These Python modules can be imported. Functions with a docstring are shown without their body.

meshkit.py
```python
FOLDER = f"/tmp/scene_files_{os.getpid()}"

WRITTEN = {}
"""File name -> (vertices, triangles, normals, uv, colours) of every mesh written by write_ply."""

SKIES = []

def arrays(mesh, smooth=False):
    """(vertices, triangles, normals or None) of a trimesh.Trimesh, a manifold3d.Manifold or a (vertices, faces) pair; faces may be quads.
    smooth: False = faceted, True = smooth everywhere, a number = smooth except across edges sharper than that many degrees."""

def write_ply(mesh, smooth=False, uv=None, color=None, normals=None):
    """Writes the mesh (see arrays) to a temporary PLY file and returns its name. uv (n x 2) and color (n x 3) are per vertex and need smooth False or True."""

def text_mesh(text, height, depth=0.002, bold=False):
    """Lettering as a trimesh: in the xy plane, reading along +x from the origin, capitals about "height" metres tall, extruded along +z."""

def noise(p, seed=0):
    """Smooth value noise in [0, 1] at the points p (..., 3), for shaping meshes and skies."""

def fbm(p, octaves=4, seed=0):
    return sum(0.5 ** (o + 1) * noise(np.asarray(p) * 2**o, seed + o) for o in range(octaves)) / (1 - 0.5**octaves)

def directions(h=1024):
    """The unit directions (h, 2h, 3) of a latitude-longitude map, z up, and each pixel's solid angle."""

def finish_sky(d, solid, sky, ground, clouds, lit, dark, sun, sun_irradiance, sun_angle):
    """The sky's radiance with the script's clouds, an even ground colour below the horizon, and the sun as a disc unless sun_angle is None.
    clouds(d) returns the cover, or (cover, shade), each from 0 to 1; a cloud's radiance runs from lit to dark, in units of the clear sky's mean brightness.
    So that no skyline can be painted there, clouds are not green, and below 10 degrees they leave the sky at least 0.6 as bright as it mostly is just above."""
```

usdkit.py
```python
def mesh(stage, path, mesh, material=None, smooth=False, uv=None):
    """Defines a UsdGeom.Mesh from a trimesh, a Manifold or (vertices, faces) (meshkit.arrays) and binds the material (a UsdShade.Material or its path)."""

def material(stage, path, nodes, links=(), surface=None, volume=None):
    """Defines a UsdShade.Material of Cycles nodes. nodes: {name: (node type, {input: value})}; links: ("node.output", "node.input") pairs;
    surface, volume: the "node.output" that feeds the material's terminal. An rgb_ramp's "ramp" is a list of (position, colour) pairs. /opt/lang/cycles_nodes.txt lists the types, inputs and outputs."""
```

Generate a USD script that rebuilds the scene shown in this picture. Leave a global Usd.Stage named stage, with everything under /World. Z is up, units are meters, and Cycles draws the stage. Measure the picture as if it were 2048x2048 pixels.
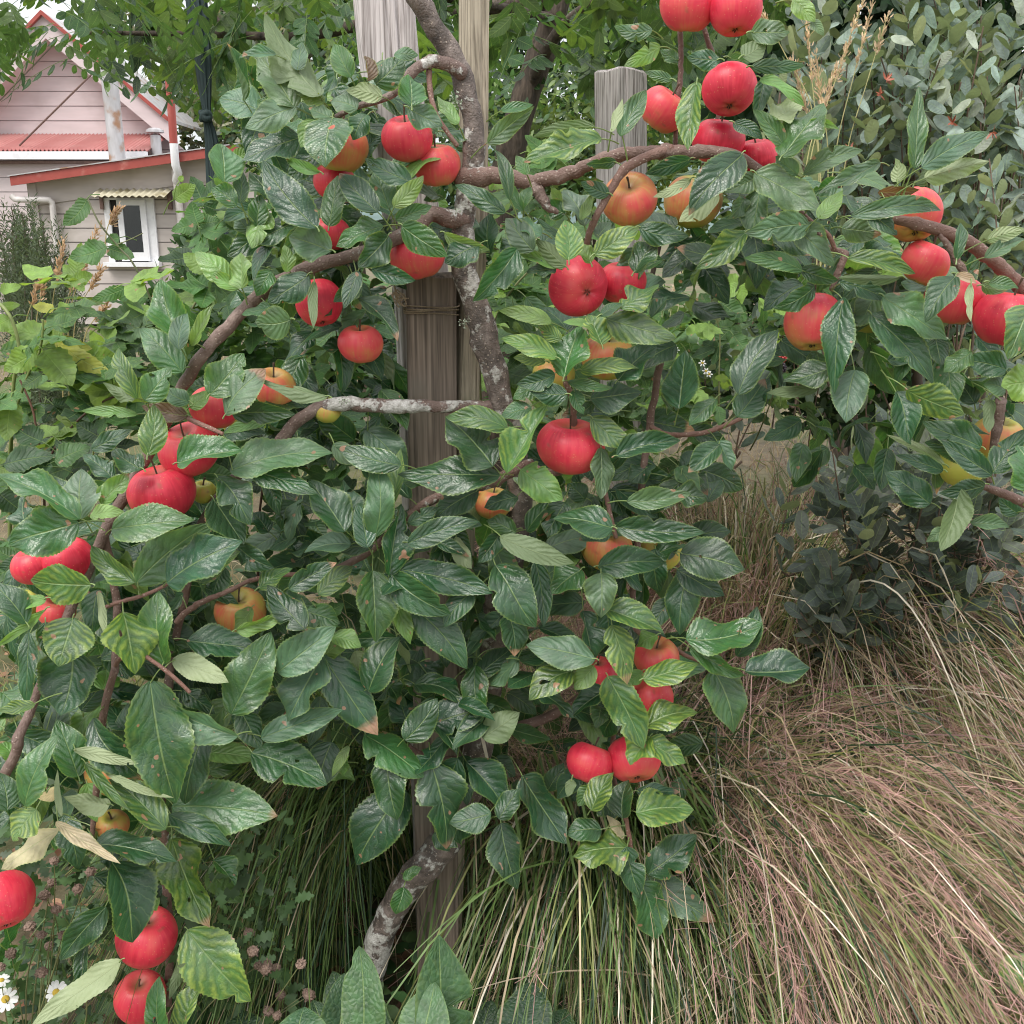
import math, numpy as np, trimesh, usdkit, meshkit
from pxr import Usd, UsdGeom, UsdLux, UsdShade, Gf, Sdf, Vt

stage = Usd.Stage.CreateInMemory()
UsdGeom.SetStageUpAxis(stage, 'Z'); UsdGeom.SetStageMetersPerUnit(stage, 1.0)
UsdGeom.Xform.Define(stage, '/World')
rng = np.random.default_rng(11)

# ------------------------------------------------------------------ camera, sky, sun
F, CAMZ, PITCH = 2010.0, 1.45, math.radians(15.7)
cam = UsdGeom.Camera.Define(stage, '/World/camera')
cam.CreateHorizontalApertureAttr(20.48); cam.CreateVerticalApertureAttr(20.48); cam.CreateFocalLengthAttr(20.10)
cam.CreateClippingRangeAttr((0.05, 2000.0)); cam.CreateFStopAttr(0.0)
cam.AddTranslateOp().Set((0, 0, CAMZ)); cam.AddRotateXOp().Set(90 - math.degrees(PITCH))
cam.CreateExposureAttr(1.5)
SUN_EL, SUN_AZ = math.radians(56), math.radians(215)
dome = UsdLux.DomeLight.Define(stage, '/World/sky')
skym = usdkit.material(stage, '/World/Looks/sky', {
    's': ('sky_texture', {'sky_type': 'single_scattering', 'sun_disc': False, 'sun_elevation': SUN_EL, 'sun_rotation': SUN_AZ, 'aerosol_density': 2.0}),
    'tc': ('texture_coordinate', {}), 'n': ('noise_texture', {'scale': 2.2, 'detail': 4}),
    'r': ('rgb_ramp', {'ramp': [(0.25, (4.4, 4.5, 4.6)), (0.75, (6.8, 6.75, 6.7))]}),
    'sz': ('separate_xyz', {}), 'zg': ('map_range', {'from_min': 0.0, 'from_max': 1.0, 'to_min': 0.62, 'to_max': 1.42, 'clamp': True}), 'cie': ('mix', {'mix_type': 'multiply', 'fac': 1.0}),
    'mx': ('mix', {'fac': 0.86}), 'b': ('background_shader', {'strength': 0.10})},
    [('tc.generated', 'n.vector'), ('n.fac', 'r.fac'), ('s.color', 'mx.color1'), ('r.color', 'mx.color2'), ('tc.generated', 'sz.vector'), ('sz.z', 'zg.value'), ('mx.color', 'cie.color1'), ('zg.result', 'cie.color2'), ('cie.color', 'b.color')], surface='b.background')
UsdShade.MaterialBindingAPI.Apply(dome.GetPrim()).Bind(skym)
dome.GetPrim().SetCustomDataByKey('kind', 'structure')
sun = UsdLux.DistantLight.Define(stage, '/World/sun')
sun.CreateIntensityAttr(0.30); sun.CreateAngleAttr(30.0); sun.CreateColorAttr(Gf.Vec3f(1, 0.96, 0.9)); sun.CreateNormalizeAttr(True)
sun.AddRotateZOp().Set(-math.degrees(SUN_AZ)); sun.AddRotateXOp().Set(-(90 - math.degrees(SUN_EL)))

# ------------------------------------------------------------------ helpers
SP, CP = math.sin(PITCH), math.cos(PITCH)
EYE = np.array([0, 0, CAMZ])
def P(px, py, Y):
    "world point on the ray through photo pixel (px, py) of 2048 at distance Y ahead"
    px, py, Y = np.broadcast_arrays(np.asarray(px, float), np.asarray(py, float), np.asarray(Y, float))
    u, v = (px - 1024) / F, (1024 - py) / F
    t = Y / (CP + v * SP)
    return np.stack([t * u, Y, CAMZ + t * (v * CP - SP)], -1)
def MPP(py, Y):
    return Y / (CP + (1024 - np.asarray(py, float)) / F * SP) / F
def unit(a):
    a = np.asarray(a, float); return a / (np.linalg.norm(a, axis=-1, keepdims=True) + 1e-12)
CROP = dict(A=(0, 0), B=(680, 0), C=(1348, 0), D=(0, 680), E=(680, 680), F=(1348, 680), G=(0, 1348), H=(680, 1348), I=(1348, 1348))
K = 700 / 1932.0
counts, LOC = {}, {}
def numbered(parent, name):
    k = (parent, name); n = counts.get(k, 0); counts[k] = n + 1
    return f'{parent}/{name}' + (f'_{n:03d}' if n else '')
def tag(path, label=None, cat=None, group=None, kind=None):
    p = stage.GetPrimAtPath(path)
    for k, v in (('label', label), ('category', cat), ('group', group), ('kind', kind)):
        if v: p.SetCustomDataByKey(k, v)
def thing(name, label, cat, loc=(0, 0, 0), group=None, rot=None):
    path = numbered('/World', name); x = UsdGeom.Xform.Define(stage, path)
    x.AddTranslateOp().Set(tuple(map(float, loc))); LOC[path] = np.asarray(loc, float)
    tag(path, label, cat, group); return path
def part(parent, name, mesh, mat, smooth=False, uv=None, col=None, par=None, kind=None, label=None, local=False):
    v, f = (mesh.vertices, mesh.faces) if hasattr(mesh, 'vertices') else mesh
    v = np.asarray(v, float)
    if not local: v = v - LOC.get(parent, 0)
    path = numbered(parent, name); LOC[path] = LOC.get(parent, np.zeros(3))
    m = usdkit.mesh(stage, path, (v, np.asarray(f)), mat, smooth=smooth, uv=uv)
    n = len(m.GetPointsAttr().Get())
    for nm, val in (('col', col), ('par', par)):
        if val is not None:
            val = np.asarray(val, float)
            if val.ndim == 1: val = np.tile(val, (n, 1))
            UsdGeom.PrimvarsAPI(m).CreatePrimvar(nm, Sdf.ValueTypeNames.Color3fArray, 'vertex').Set(Vt.Vec3fArray.FromNumpy(val.astype(np.float32)))
    tag(path, label=label, kind=kind); return path
def struct(name, mesh, mat, **k):
    p = part('/World', name, mesh, mat, **k); tag(p, kind=k.get('kind') or 'structure'); return p
def cat_(*ms):
    vs, fs, n = [], [], 0
    for v, f in ms:
        vs.append(v); fs.append(np.asarray(f) + n); n += len(v)
    return np.vstack(vs), np.vstack(fs)
def pick(v, f, faces_mask):
    return v, f[faces_mask]

# ------------------------------------------------------------------ materials
def mat(name, nodes, links, surface):
    return usdkit.material(stage, '/World/Looks/' + name, nodes, links, surface=surface)
def leaf_material(name, veins=8.0, fwd=2.2, net=13.0, bump=0.5, transl=0.22, spots=True, rim=0.4, wrinkle=False, spec=0.5, holes=False):
    n = {'tc': ('texture_coordinate', {}), 'sx': ('separate_xyz', {}), 'geo': ('geometry', {}),
         'v0': ('math', {'math_type': 'subtract', 'value2': 0.5}), 'v1': ('math', {'math_type': 'absolute'}), 'a': ('math', {'math_type': 'multiply', 'value2': 2.0}),
         'mid': ('map_range', {'range_type': 'smoothstep', 'from_min': 0.010, 'from_max': 0.052, 'to_min': 1.0, 'to_max': 0.0, 'clamp': True}),
         'nz': ('noise_texture', {'scale': 55.0, 'detail': 3}), 'nf': ('noise_texture', {'scale': 330.0, 'detail': 2}),
         'q1': ('math', {'math_type': 'multiply', 'value2': veins}), 'q2': ('math', {'math_type': 'multiply_add', 'value2': -fwd}),
         'q3': ('math', {'math_type': 'multiply_add', 'value2': 1.5}), 'tri0': ('math', {'math_type': 'pingpong', 'value2': 0.5}), 'tri': ('math', {'math_type': 'multiply', 'value2': 2.0}),
         'vein': ('map_range', {'range_type': 'smoothstep', 'from_min': 0.0, 'from_max': 0.2, 'to_min': 1.0, 'to_max': 0.0, 'clamp': True}),
         'mp': ('mapping', {'scale': (2.0 * net, net, 1)}), 'vo': ('voronoi_texture', {'dimensions': '2D', 'feature': 'distance_to_edge', 'scale': 1.0}),
         'net': ('map_range', {'from_min': 0.0, 'from_max': 0.18 if not wrinkle else 0.5, 'to_min': 0.0, 'to_max': 1.0, 'clamp': True}),
         'h1': ('math', {'math_type': 'multiply_add', 'value2': 0.62 if not wrinkle else 0.2}), 'h2': ('math', {'math_type': 'multiply_add', 'value2': 0.17 if not wrinkle else 1.0}),
         'hm': ('math', {'math_type': 'multiply', 'value2': -0.8}), 'h3': ('math', {'math_type': 'multiply_add', 'value2': 0.22}),
         'bump': ('bump', {'strength': bump, 'distance': 0.0016}),
         'col': ('attribute', {'attribute': 'col'}), 'par': ('attribute', {'attribute': 'par'}), 'sp': ('separate_color', {}),
         'var': ('map_range', {'from_min': 0.3, 'from_max': 0.7, 'to_min': 0.72, 'to_max': 1.3}), 'base': ('mix', {'mix_type': 'multiply', 'fac': 1.0}),
         'c1': ('map_range', {'range_type': 'smoothstep', 'from_min': 0.05, 'from_max': 0.95, 'clamp': True}), 'c2': ('map_range', {'from_min': 0.1, 'from_max': 0.95, 'to_min': 0.25, 'to_max': 1.0, 'clamp': True}),
         'c3': ('math', {'math_type': 'multiply'}), 'c4': ('math', {'math_type': 'multiply'}), 'cn': ('map_range', {'from_min': 0.32, 'from_max': 0.66, 'to_min': 0.15, 'to_max': 1.0, 'clamp': True}), 'c5': ('math', {'math_type': 'multiply'}), 'np': ('noise_texture', {'scale': 85.0, 'detail': 4, 'roughness': 0.6}), 'chl': ('mix', {'color2': (0.33, 0.42, 0.075)}),
         'vm': ('math', {'math_type': 'multiply', 'value2': 0.12}), 'vn': ('math', {'math_type': 'multiply_add', 'value2': 0.42, 'use_clamp': True}),
         'veined': ('mix', {'color2': (0.27, 0.37, 0.13)}),
         'rim': ('map_range', {'range_type': 'smoothstep', 'from_min': 0.86, 'from_max': 1.0, 'to_min': 0.0, 'to_max': rim, 'clamp': True}), 'rimmed': ('mix', {'color2': (0.24, 0.33, 0.08)}),
         'ns': ('noise_texture', {'scale': 62.0, 'detail': 1}), 'spot': ('map_range', {'from_min': 0.735, 'from_max': 0.75, 'clamp': True, 'to_max': 0.85 if spots else 0.0}), 'spotted': ('mix', {'color2': (0.30, 0.16, 0.10)}),
         'bk0': ('mix', {'color1': (0.06, 0.11, 0.035), 'color2': (0.30, 0.36, 0.19)}), 'bk': ('mix', {'color2': (0.36, 0.42, 0.24)}), 'bv': ('math', {'math_type': 'multiply', 'value2': 0.5}),
         'side': ('mix', {}), 'tcol': ('mix', {'mix_type': 'multiply', 'fac': 1.0, 'color2': (2.3, 2.1, 1.0)}),
         'p': ('principled_bsdf', {'specular_ior_level': spec}), 't': ('translucent_bsdf', {}), 'mx': ('mix_closure', {'fac': transl}),
         'hn': ('noise_texture', {'scale': 44.0, 'detail': 1.5}), 'hm2': ('map_range', {'from_min': 0.755, 'from_max': 0.762, 'to_max': 1.0 if holes else 0.0, 'clamp': True}), 'tr': ('transparent_bsdf', {}), 'cut': ('mix_closure', {}),
         'rb': ('mix_float', {'b': 0.6})}
    l = [('tc.UV', 'sx.vector'), ('sx.y', 'v0.value1'), ('v0.value', 'v1.value1'), ('v1.value', 'a.value1'), ('a.value', 'mid.value'),
         ('tc.object', 'nz.vector'), ('tc.object', 'nf.vector'), ('sx.x', 'q1.value1'), ('a.value', 'q2.value1'), ('q1.value', 'q2.value3'), ('nz.fac', 'q3.value1'), ('q2.value', 'q3.value3'),
         ('q3.value', 'tri0.value1'), ('tri0.value', 'tri.value1'), ('tri.value', 'vein.value'), ('tc.UV', 'mp.vector'), ('mp.vector', 'vo.vector'), ('vo.distance', 'net.value'),
         ('net.result', 'h2.value1'), ('mid.result', 'hm.value1'), ('hm.value', 'h3.value3'), ('nf.fac', 'h3.value1'), ('h3.value', 'h2.value3'), ('c1.result', 'h1.value1'), ('h2.value', 'h1.value3'), ('h1.value', 'bump.height'),
         ('par.color', 'sp.color'), ('nz.fac', 'var.value'), ('col.color', 'base.color1'), ('var.result', 'base.color2'),
         ('tri.value', 'c1.value'), ('a.value', 'c2.value'), ('c1.result', 'c3.value1'), ('c2.result', 'c3.value2'), ('c3.value', 'c4.value1'), ('sp.r', 'c4.value2'), ('tc.object', 'np.vector'), ('np.fac', 'cn.value'), ('c4.value', 'c5.value1'), ('cn.result', 'c5.value2'), ('c5.value', 'chl.fac'), ('base.color', 'chl.color1'),
         ('vein.result', 'vm.value1'), ('mid.result', 'vn.value1'), ('vm.value', 'vn.value3'), ('vn.value', 'veined.fac'), ('chl.color', 'veined.color1'),
         ('a.value', 'rim.value'), ('rim.result', 'rimmed.fac'), ('veined.color', 'rimmed.color1'), ('tc.object', 'ns.vector'), ('ns.fac', 'spot.value'), ('spot.result', 'spotted.fac'), ('rimmed.color', 'spotted.color1'),
         ('sp.b', 'bk0.fac'), ('bk0.color', 'bk.color1'), ('vn.value', 'bv.value1'), ('bv.value', 'bk.fac'), ('geo.backfacing', 'side.fac'), ('spotted.color', 'side.color1'), ('bk.color', 'side.color2'),
         ('side.color', 'p.base_color'), ('bump.normal', 'p.normal'), ('sp.g', 'rb.a'), ('geo.backfacing', 'rb.fac'), ('rb.result', 'p.roughness'),
         ('spotted.color', 'tcol.color1'), ('tcol.color', 't.color'), ('p.BSDF', 'mx.closure1'), ('t.BSDF', 'mx.closure2')]
    if not holes: return mat(name, {k: v for k, v in n.items() if k not in ('hn', 'hm2', 'tr', 'cut')}, l, 'mx.closure')
    l += [('tc.object', 'hn.vector'), ('hn.fac', 'hm2.value'), ('hm2.result', 'cut.fac'), ('mx.closure', 'cut.closure1'), ('tr.BSDF', 'cut.closure2')]
    return mat(name, n, l, 'cut.closure')
M = {}
M['leaf'] = leaf_material('leaf', veins=6.6, bump=0.6, spec=0.8, holes=True)
M['wrinkled'] = leaf_material('wrinkled_leaf', veins=6, fwd=1.6, net=8, bump=0.6, spots=False, rim=0.2, wrinkle=True)
M['bramble'] = leaf_material('bramble_leaf', veins=9, fwd=1.5, net=16, bump=0.55, transl=0.3, rim=0.15)
M['feijoa'] = leaf_material('oval_leaf', veins=7, fwd=1.0, net=10, bump=0.35, transl=0.12, spots=False, rim=0.25)
M['canopy'] = leaf_material('canopy_leaf', veins=8, fwd=1.4, net=10, bump=0.3, transl=0.32, spots=False, rim=0.1)
def simple_leafy(name, transl=0.3, rough=0.6, noise=25.0, lo=0.7, hi=1.3):
    return mat(name, {'c': ('attribute', {'attribute': 'col'}), 'g': ('geometry', {}), 'n': ('noise_texture', {'scale': noise, 'detail': 2}), 'r': ('map_range', {'from_min': 0.3, 'from_max': 0.7, 'to_min': lo, 'to_max': hi}),
                      'm': ('mix', {'mix_type': 'multiply', 'fac': 1.0}), 'tm': ('mix', {'mix_type': 'multiply', 'fac': 1.0, 'color2': (1.5, 1.4, 0.9)}), 'p': ('principled_bsdf', {'roughness': rough}), 't': ('translucent_bsdf', {}), 'x': ('mix_closure', {'fac': transl})},
               [('g.position', 'n.vector'), ('n.fac', 'r.value'), ('c.color', 'm.color1'), ('r.result', 'm.color2'), ('m.color', 'p.base_color'), ('m.color', 'tm.color1'), ('tm.color', 't.color'), ('p.BSDF', 'x.closure1'), ('t.BSDF', 'x.closure2')], 'x.closure')
M['mass'] = simple_leafy('leaf_mass', 0.3, 0.5)
M['grass'] = simple_leafy('grass_blade', 0.25, 0.5, 18.0, 0.75, 1.25)
M['straw'] = simple_leafy('dry_straw', 0.2, 0.65, 30.0, 0.8, 1.2)
M['petal'] = mat('petal', {'p': ('principled_bsdf', {'base_color': (0.82, 0.82, 0.80), 'roughness': 0.6}), 't': ('translucent_bsdf', {'color': (0.8, 0.8, 0.8)}), 'x': ('mix_closure', {'fac': 0.3})}, [('p.BSDF', 'x.closure1'), ('t.BSDF', 'x.closure2')], 'x.closure')
def grainy(name, c1, c2, scale=(60, 60, 60), rough=0.75, bump=0.4, dist=0.003, detail=5, lo=0.3, hi=0.7, coord='tc.object', c3=None, s3=6.0, t3=(0.55, 0.7), metallic=0.0, ns=1.0):
    n = {'tc': ('texture_coordinate', {}), 'geo': ('geometry', {}), 'mp': ('mapping', {'scale': scale}), 'n': ('noise_texture', {'scale': ns, 'detail': detail, 'roughness': 0.6}), 'r': ('rgb_ramp', {'ramp': [(lo, c1), (hi, c2)]}),
         'b': ('bump', {'strength': bump, 'distance': dist}), 'p': ('principled_bsdf', {'roughness': rough, 'metallic': metallic}),
         'n3': ('noise_texture', {'scale': s3, 'detail': 4}), 'r3': ('map_range', {'range_type': 'smoothstep', 'from_min': t3[0], 'from_max': t3[1], 'clamp': True}), 'm3': ('mix', {'color2': c3 or c1})}
    l = [(coord, 'mp.vector'), ('mp.vector', 'n.vector'), ('n.fac', 'r.fac'), ('n.fac', 'b.height'), ('b.normal', 'p.normal'), ('r.color', 'm3.color1'), (coord, 'n3.vector'), ('n3.fac', 'r3.value'), ('r3.result', 'm3.fac'), ('m3.color', 'p.base_color')]
    return mat(name, n, l, 'p.BSDF')
M['bark'] = mat('bark', {
    'g': ('geometry', {}), 'par': ('attribute', {'attribute': 'par'}), 'sp': ('separate_color', {}), 'n': ('noise_texture', {'scale': 45.0, 'detail': 5, 'roughness': 0.65}),
    'r': ('rgb_ramp', {'ramp': [(0.3, (0.038, 0.031, 0.027)), (0.5, (0.11, 0.086, 0.074)), (0.72, (0.26, 0.21, 0.185))]}),
    'rd': ('mix', {'mix_type': 'mix', 'color2': (0.20, 0.10, 0.075)}),
    'nl': ('noise_texture', {'scale': 34.0, 'detail': 5, 'roughness': 0.62}), 'add': ('math', {'math_type': 'add'}), 'th': ('map_range', {'range_type': 'smoothstep', 'from_min': 0.97, 'from_max': 1.04, 'clamp': True}),
    'lc': ('noise_texture', {'scale': 160.0, 'detail': 3}), 'lr': ('rgb_ramp', {'ramp': [(0.3, (0.26, 0.245, 0.22)), (0.7, (0.56, 0.545, 0.515))]}), 'li': ('mix', {}),
    'vo': ('voronoi_texture', {'scale': 150.0}), 'dot': ('map_range', {'from_min': 0.12, 'from_max': 0.2, 'to_min': 0.75, 'to_max': 0.0, 'clamp': True}), 'dn': ('mix', {'color2': (0.42, 0.34, 0.28)}),
    'hb': ('math', {'math_type': 'multiply_add', 'value2': 0.6}), 'lh': ('math', {'math_type': 'multiply_add', 'value2': 0.35}), 'fine': ('noise_texture', {'scale': 420.0, 'detail': 3}),
    'b': ('bump', {'strength': 0.75, 'distance': 0.005}), 'p': ('principled_bsdf', {'roughness': 0.62})},
    [('g.position', 'n.vector'), ('n.fac', 'r.fac'), ('par.color', 'sp.color'), ('sp.g', 'rd.fac'), ('r.color', 'rd.color1'), ('g.position', 'nl.vector'), ('nl.fac', 'add.value1'), ('sp.r', 'add.value2'), ('add.value', 'th.value'),
     ('g.position', 'vo.vector'), ('vo.distance', 'dot.value'), ('dot.result', 'dn.fac'), ('rd.color', 'dn.color1'), ('g.position', 'lc.vector'), ('lc.fac', 'lr.fac'), ('th.result', 'li.fac'), ('dn.color', 'li.color1'), ('lr.color', 'li.color2'),
     ('g.position', 'fine.vector'), ('fine.fac', 'hb.value1'), ('n.fac', 'hb.value3'), ('li.color', 'p.base_color'), ('th.result', 'lh.value1'), ('hb.value', 'lh.value3'), ('lh.value', 'b.height'), ('b.normal', 'p.normal')], 'p.BSDF')
M['lichen'] = grainy('lichen', (0.20, 0.24, 0.17), (0.46, 0.50, 0.40), (300, 300, 300), 0.95, 0.8, 0.002)
M['canopy_bark'] = grainy('canopy_bark', (0.022, 0.016, 0.012), (0.11, 0.082, 0.06), (60, 60, 14), 0.85, 1.0, 0.012, coord='geo.position', c3=(0.12, 0.12, 0.06), s3=9, t3=(0.58, 0.8))
M['pale_wood'] = grainy('pale_weathered_wood', (0.15, 0.125, 0.115), (0.54, 0.49, 0.48), (210, 210, 4.5), 0.85, 0.9, 0.002, 7, 0.34, 0.56, c3=(0.30, 0.27, 0.25), s3=7, t3=(0.5, 0.75))
M['stake_wood'] = grainy('stake_wood', (0.15, 0.125, 0.09), (0.38, 0.33, 0.25), (240, 240, 4.5), 0.85, 0.8, 0.002, 7, 0.34, 0.58, c3=(0.17, 0.18, 0.11), s3=8, t3=(0.5, 0.75))
M['brown_wood'] = grainy('brown_post_wood', (0.05, 0.038, 0.03), (0.26, 0.205, 0.165), (180, 180, 4.0), 0.85, 0.9, 0.002, 7, 0.3, 0.64, c3=(0.15, 0.15, 0.12), s3=5, t3=(0.48, 0.8))
M['low_wood'] = grainy('low_post_wood', (0.08, 0.065, 0.05), (0.26, 0.22, 0.17), (90, 90, 4), 0.9, 0.5, 0.002, 6, 0.3, 0.7, c3=(0.13, 0.15, 0.08), s3=6, t3=(0.45, 0.7))
M['twine'] = grainy('twine', (0.16, 0.12, 0.08), (0.36, 0.29, 0.20), (500, 500, 500), 0.95, 0.8, 0.001)
M['pink_paint'] = grainy('pink_paint', (0.49, 0.42, 0.42), (0.57, 0.485, 0.49), (1.5, 1.5, 9), 0.6, 0.2, 0.004, c3=(0.43, 0.36, 0.35), s3=1.6, t3=(0.5, 0.75))
M['grey_paint'] = grainy('grey_paint', (0.40, 0.355, 0.33), (0.50, 0.45, 0.42), (2, 2, 9), 0.6, 0.2, 0.004, c3=(0.36, 0.32, 0.28), s3=1.8, t3=(0.5, 0.75))
M['white_paint'] = grainy('white_paint', (0.62, 0.62, 0.64), (0.76, 0.76, 0.78), (6, 6, 6), 0.45, 0.1, 0.002)
M['red_paint'] = grainy('red_paint', (0.25, 0.04, 0.03), (0.33, 0.065, 0.05), (3, 3, 3), 0.5, 0.1, 0.002, c3=(0.42, 0.16, 0.13), s3=5, t3=(0.55, 0.8))
M['red_roof'] = grainy('red_roof_paint', (0.42, 0.15, 0.14), (0.48, 0.23, 0.21), (2, 2, 2), 0.5, 0.1, 0.002, c3=(0.45, 0.28, 0.25), s3=1.4, t3=(0.56, 0.72))
M['galv'] = grainy('galvanised_steel', (0.33, 0.32, 0.32), (0.5, 0.49, 0.5), (9, 9, 2), 0.45, 0.1, 0.002, c3=(0.30, 0.17, 0.10), s3=3.2, t3=(0.55, 0.72), metallic=0.3)
M['rust'] = grainy('rusty_iron', (0.10, 0.06, 0.05), (0.19, 0.12, 0.10), (40, 40, 40), 0.8, 0.3, 0.002)
M['awning'] = grainy('awning_sheet', (0.36, 0.33, 0.22), (0.56, 0.52, 0.40), (4, 4, 4), 0.6, 0.2, 0.003, c3=(0.27, 0.23, 0.13), s3=5, t3=(0.5, 0.7))
M['pipe_grey'] = grainy('grey_pipe_paint', (0.45, 0.42, 0.40), (0.58, 0.55, 0.53), (6, 6, 3), 0.5, 0.1, 0.002)
M['dark'] = grainy('dark_room', (0.008, 0.007, 0.007), (0.02, 0.018, 0.016), (4, 4, 4), 0.7, 0.1, 0.002)
M['glass'] = mat('window_glass', {'t': ('transparent_bsdf', {'color': (0.75, 0.8, 0.8)}), 'g': ('glossy_bsdf', {'color': (1, 1, 1), 'roughness': 0.04}), 'f': ('fresnel', {'IOR': 1.5}), 'x': ('mix_closure', {})}, [('f.fac', 'x.fac'), ('t.BSDF', 'x.closure1'), ('g.BSDF', 'x.closure2')], 'x.closure')
M['cloth'] = grainy('dark_green_cloth', (0.010, 0.022, 0.024), (0.030, 0.055, 0.055), (260, 260, 8), 0.75, 0.5, 0.002)
M['ground'] = grainy('ground_soil', (0.055, 0.042, 0.028), (0.20, 0.155, 0.09), (7, 7, 7), 0.95, 0.8, 0.03, 7, coord='geo.position', c3=(0.075, 0.095, 0.03), s3=0.9, t3=(0.42, 0.62))
M['hill'] = grainy('far_hill', (0.07, 0.11, 0.10), (0.13, 0.18, 0.17), (0.12, 0.12, 0.2), 0.95, 0.3, 0.5, coord='geo.position')
M['seed'] = grainy('dry_seed_head', (0.10, 0.06, 0.045), (0.30, 0.21, 0.165), (420, 420, 420), 0.9, 0.9, 0.002)
M['disc'] = grainy('daisy_disc', (0.36, 0.24, 0.02), (0.50, 0.36, 0.05), (900, 900, 900), 0.8, 0.8, 0.001)
M['blackberry'] = mat('blackberry', {'p': ('principled_bsdf', {'base_color': (0.012, 0.006, 0.012), 'roughness': 0.25})}, [], 'p.BSDF')
M['redberry'] = mat('red_berry', {'p': ('principled_bsdf', {'base_color': (0.40, 0.05, 0.05), 'roughness': 0.3})}, [], 'p.BSDF')
M['stem'] = simple_leafy('green_stem', 0.05, 0.5, 60.0)
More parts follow.
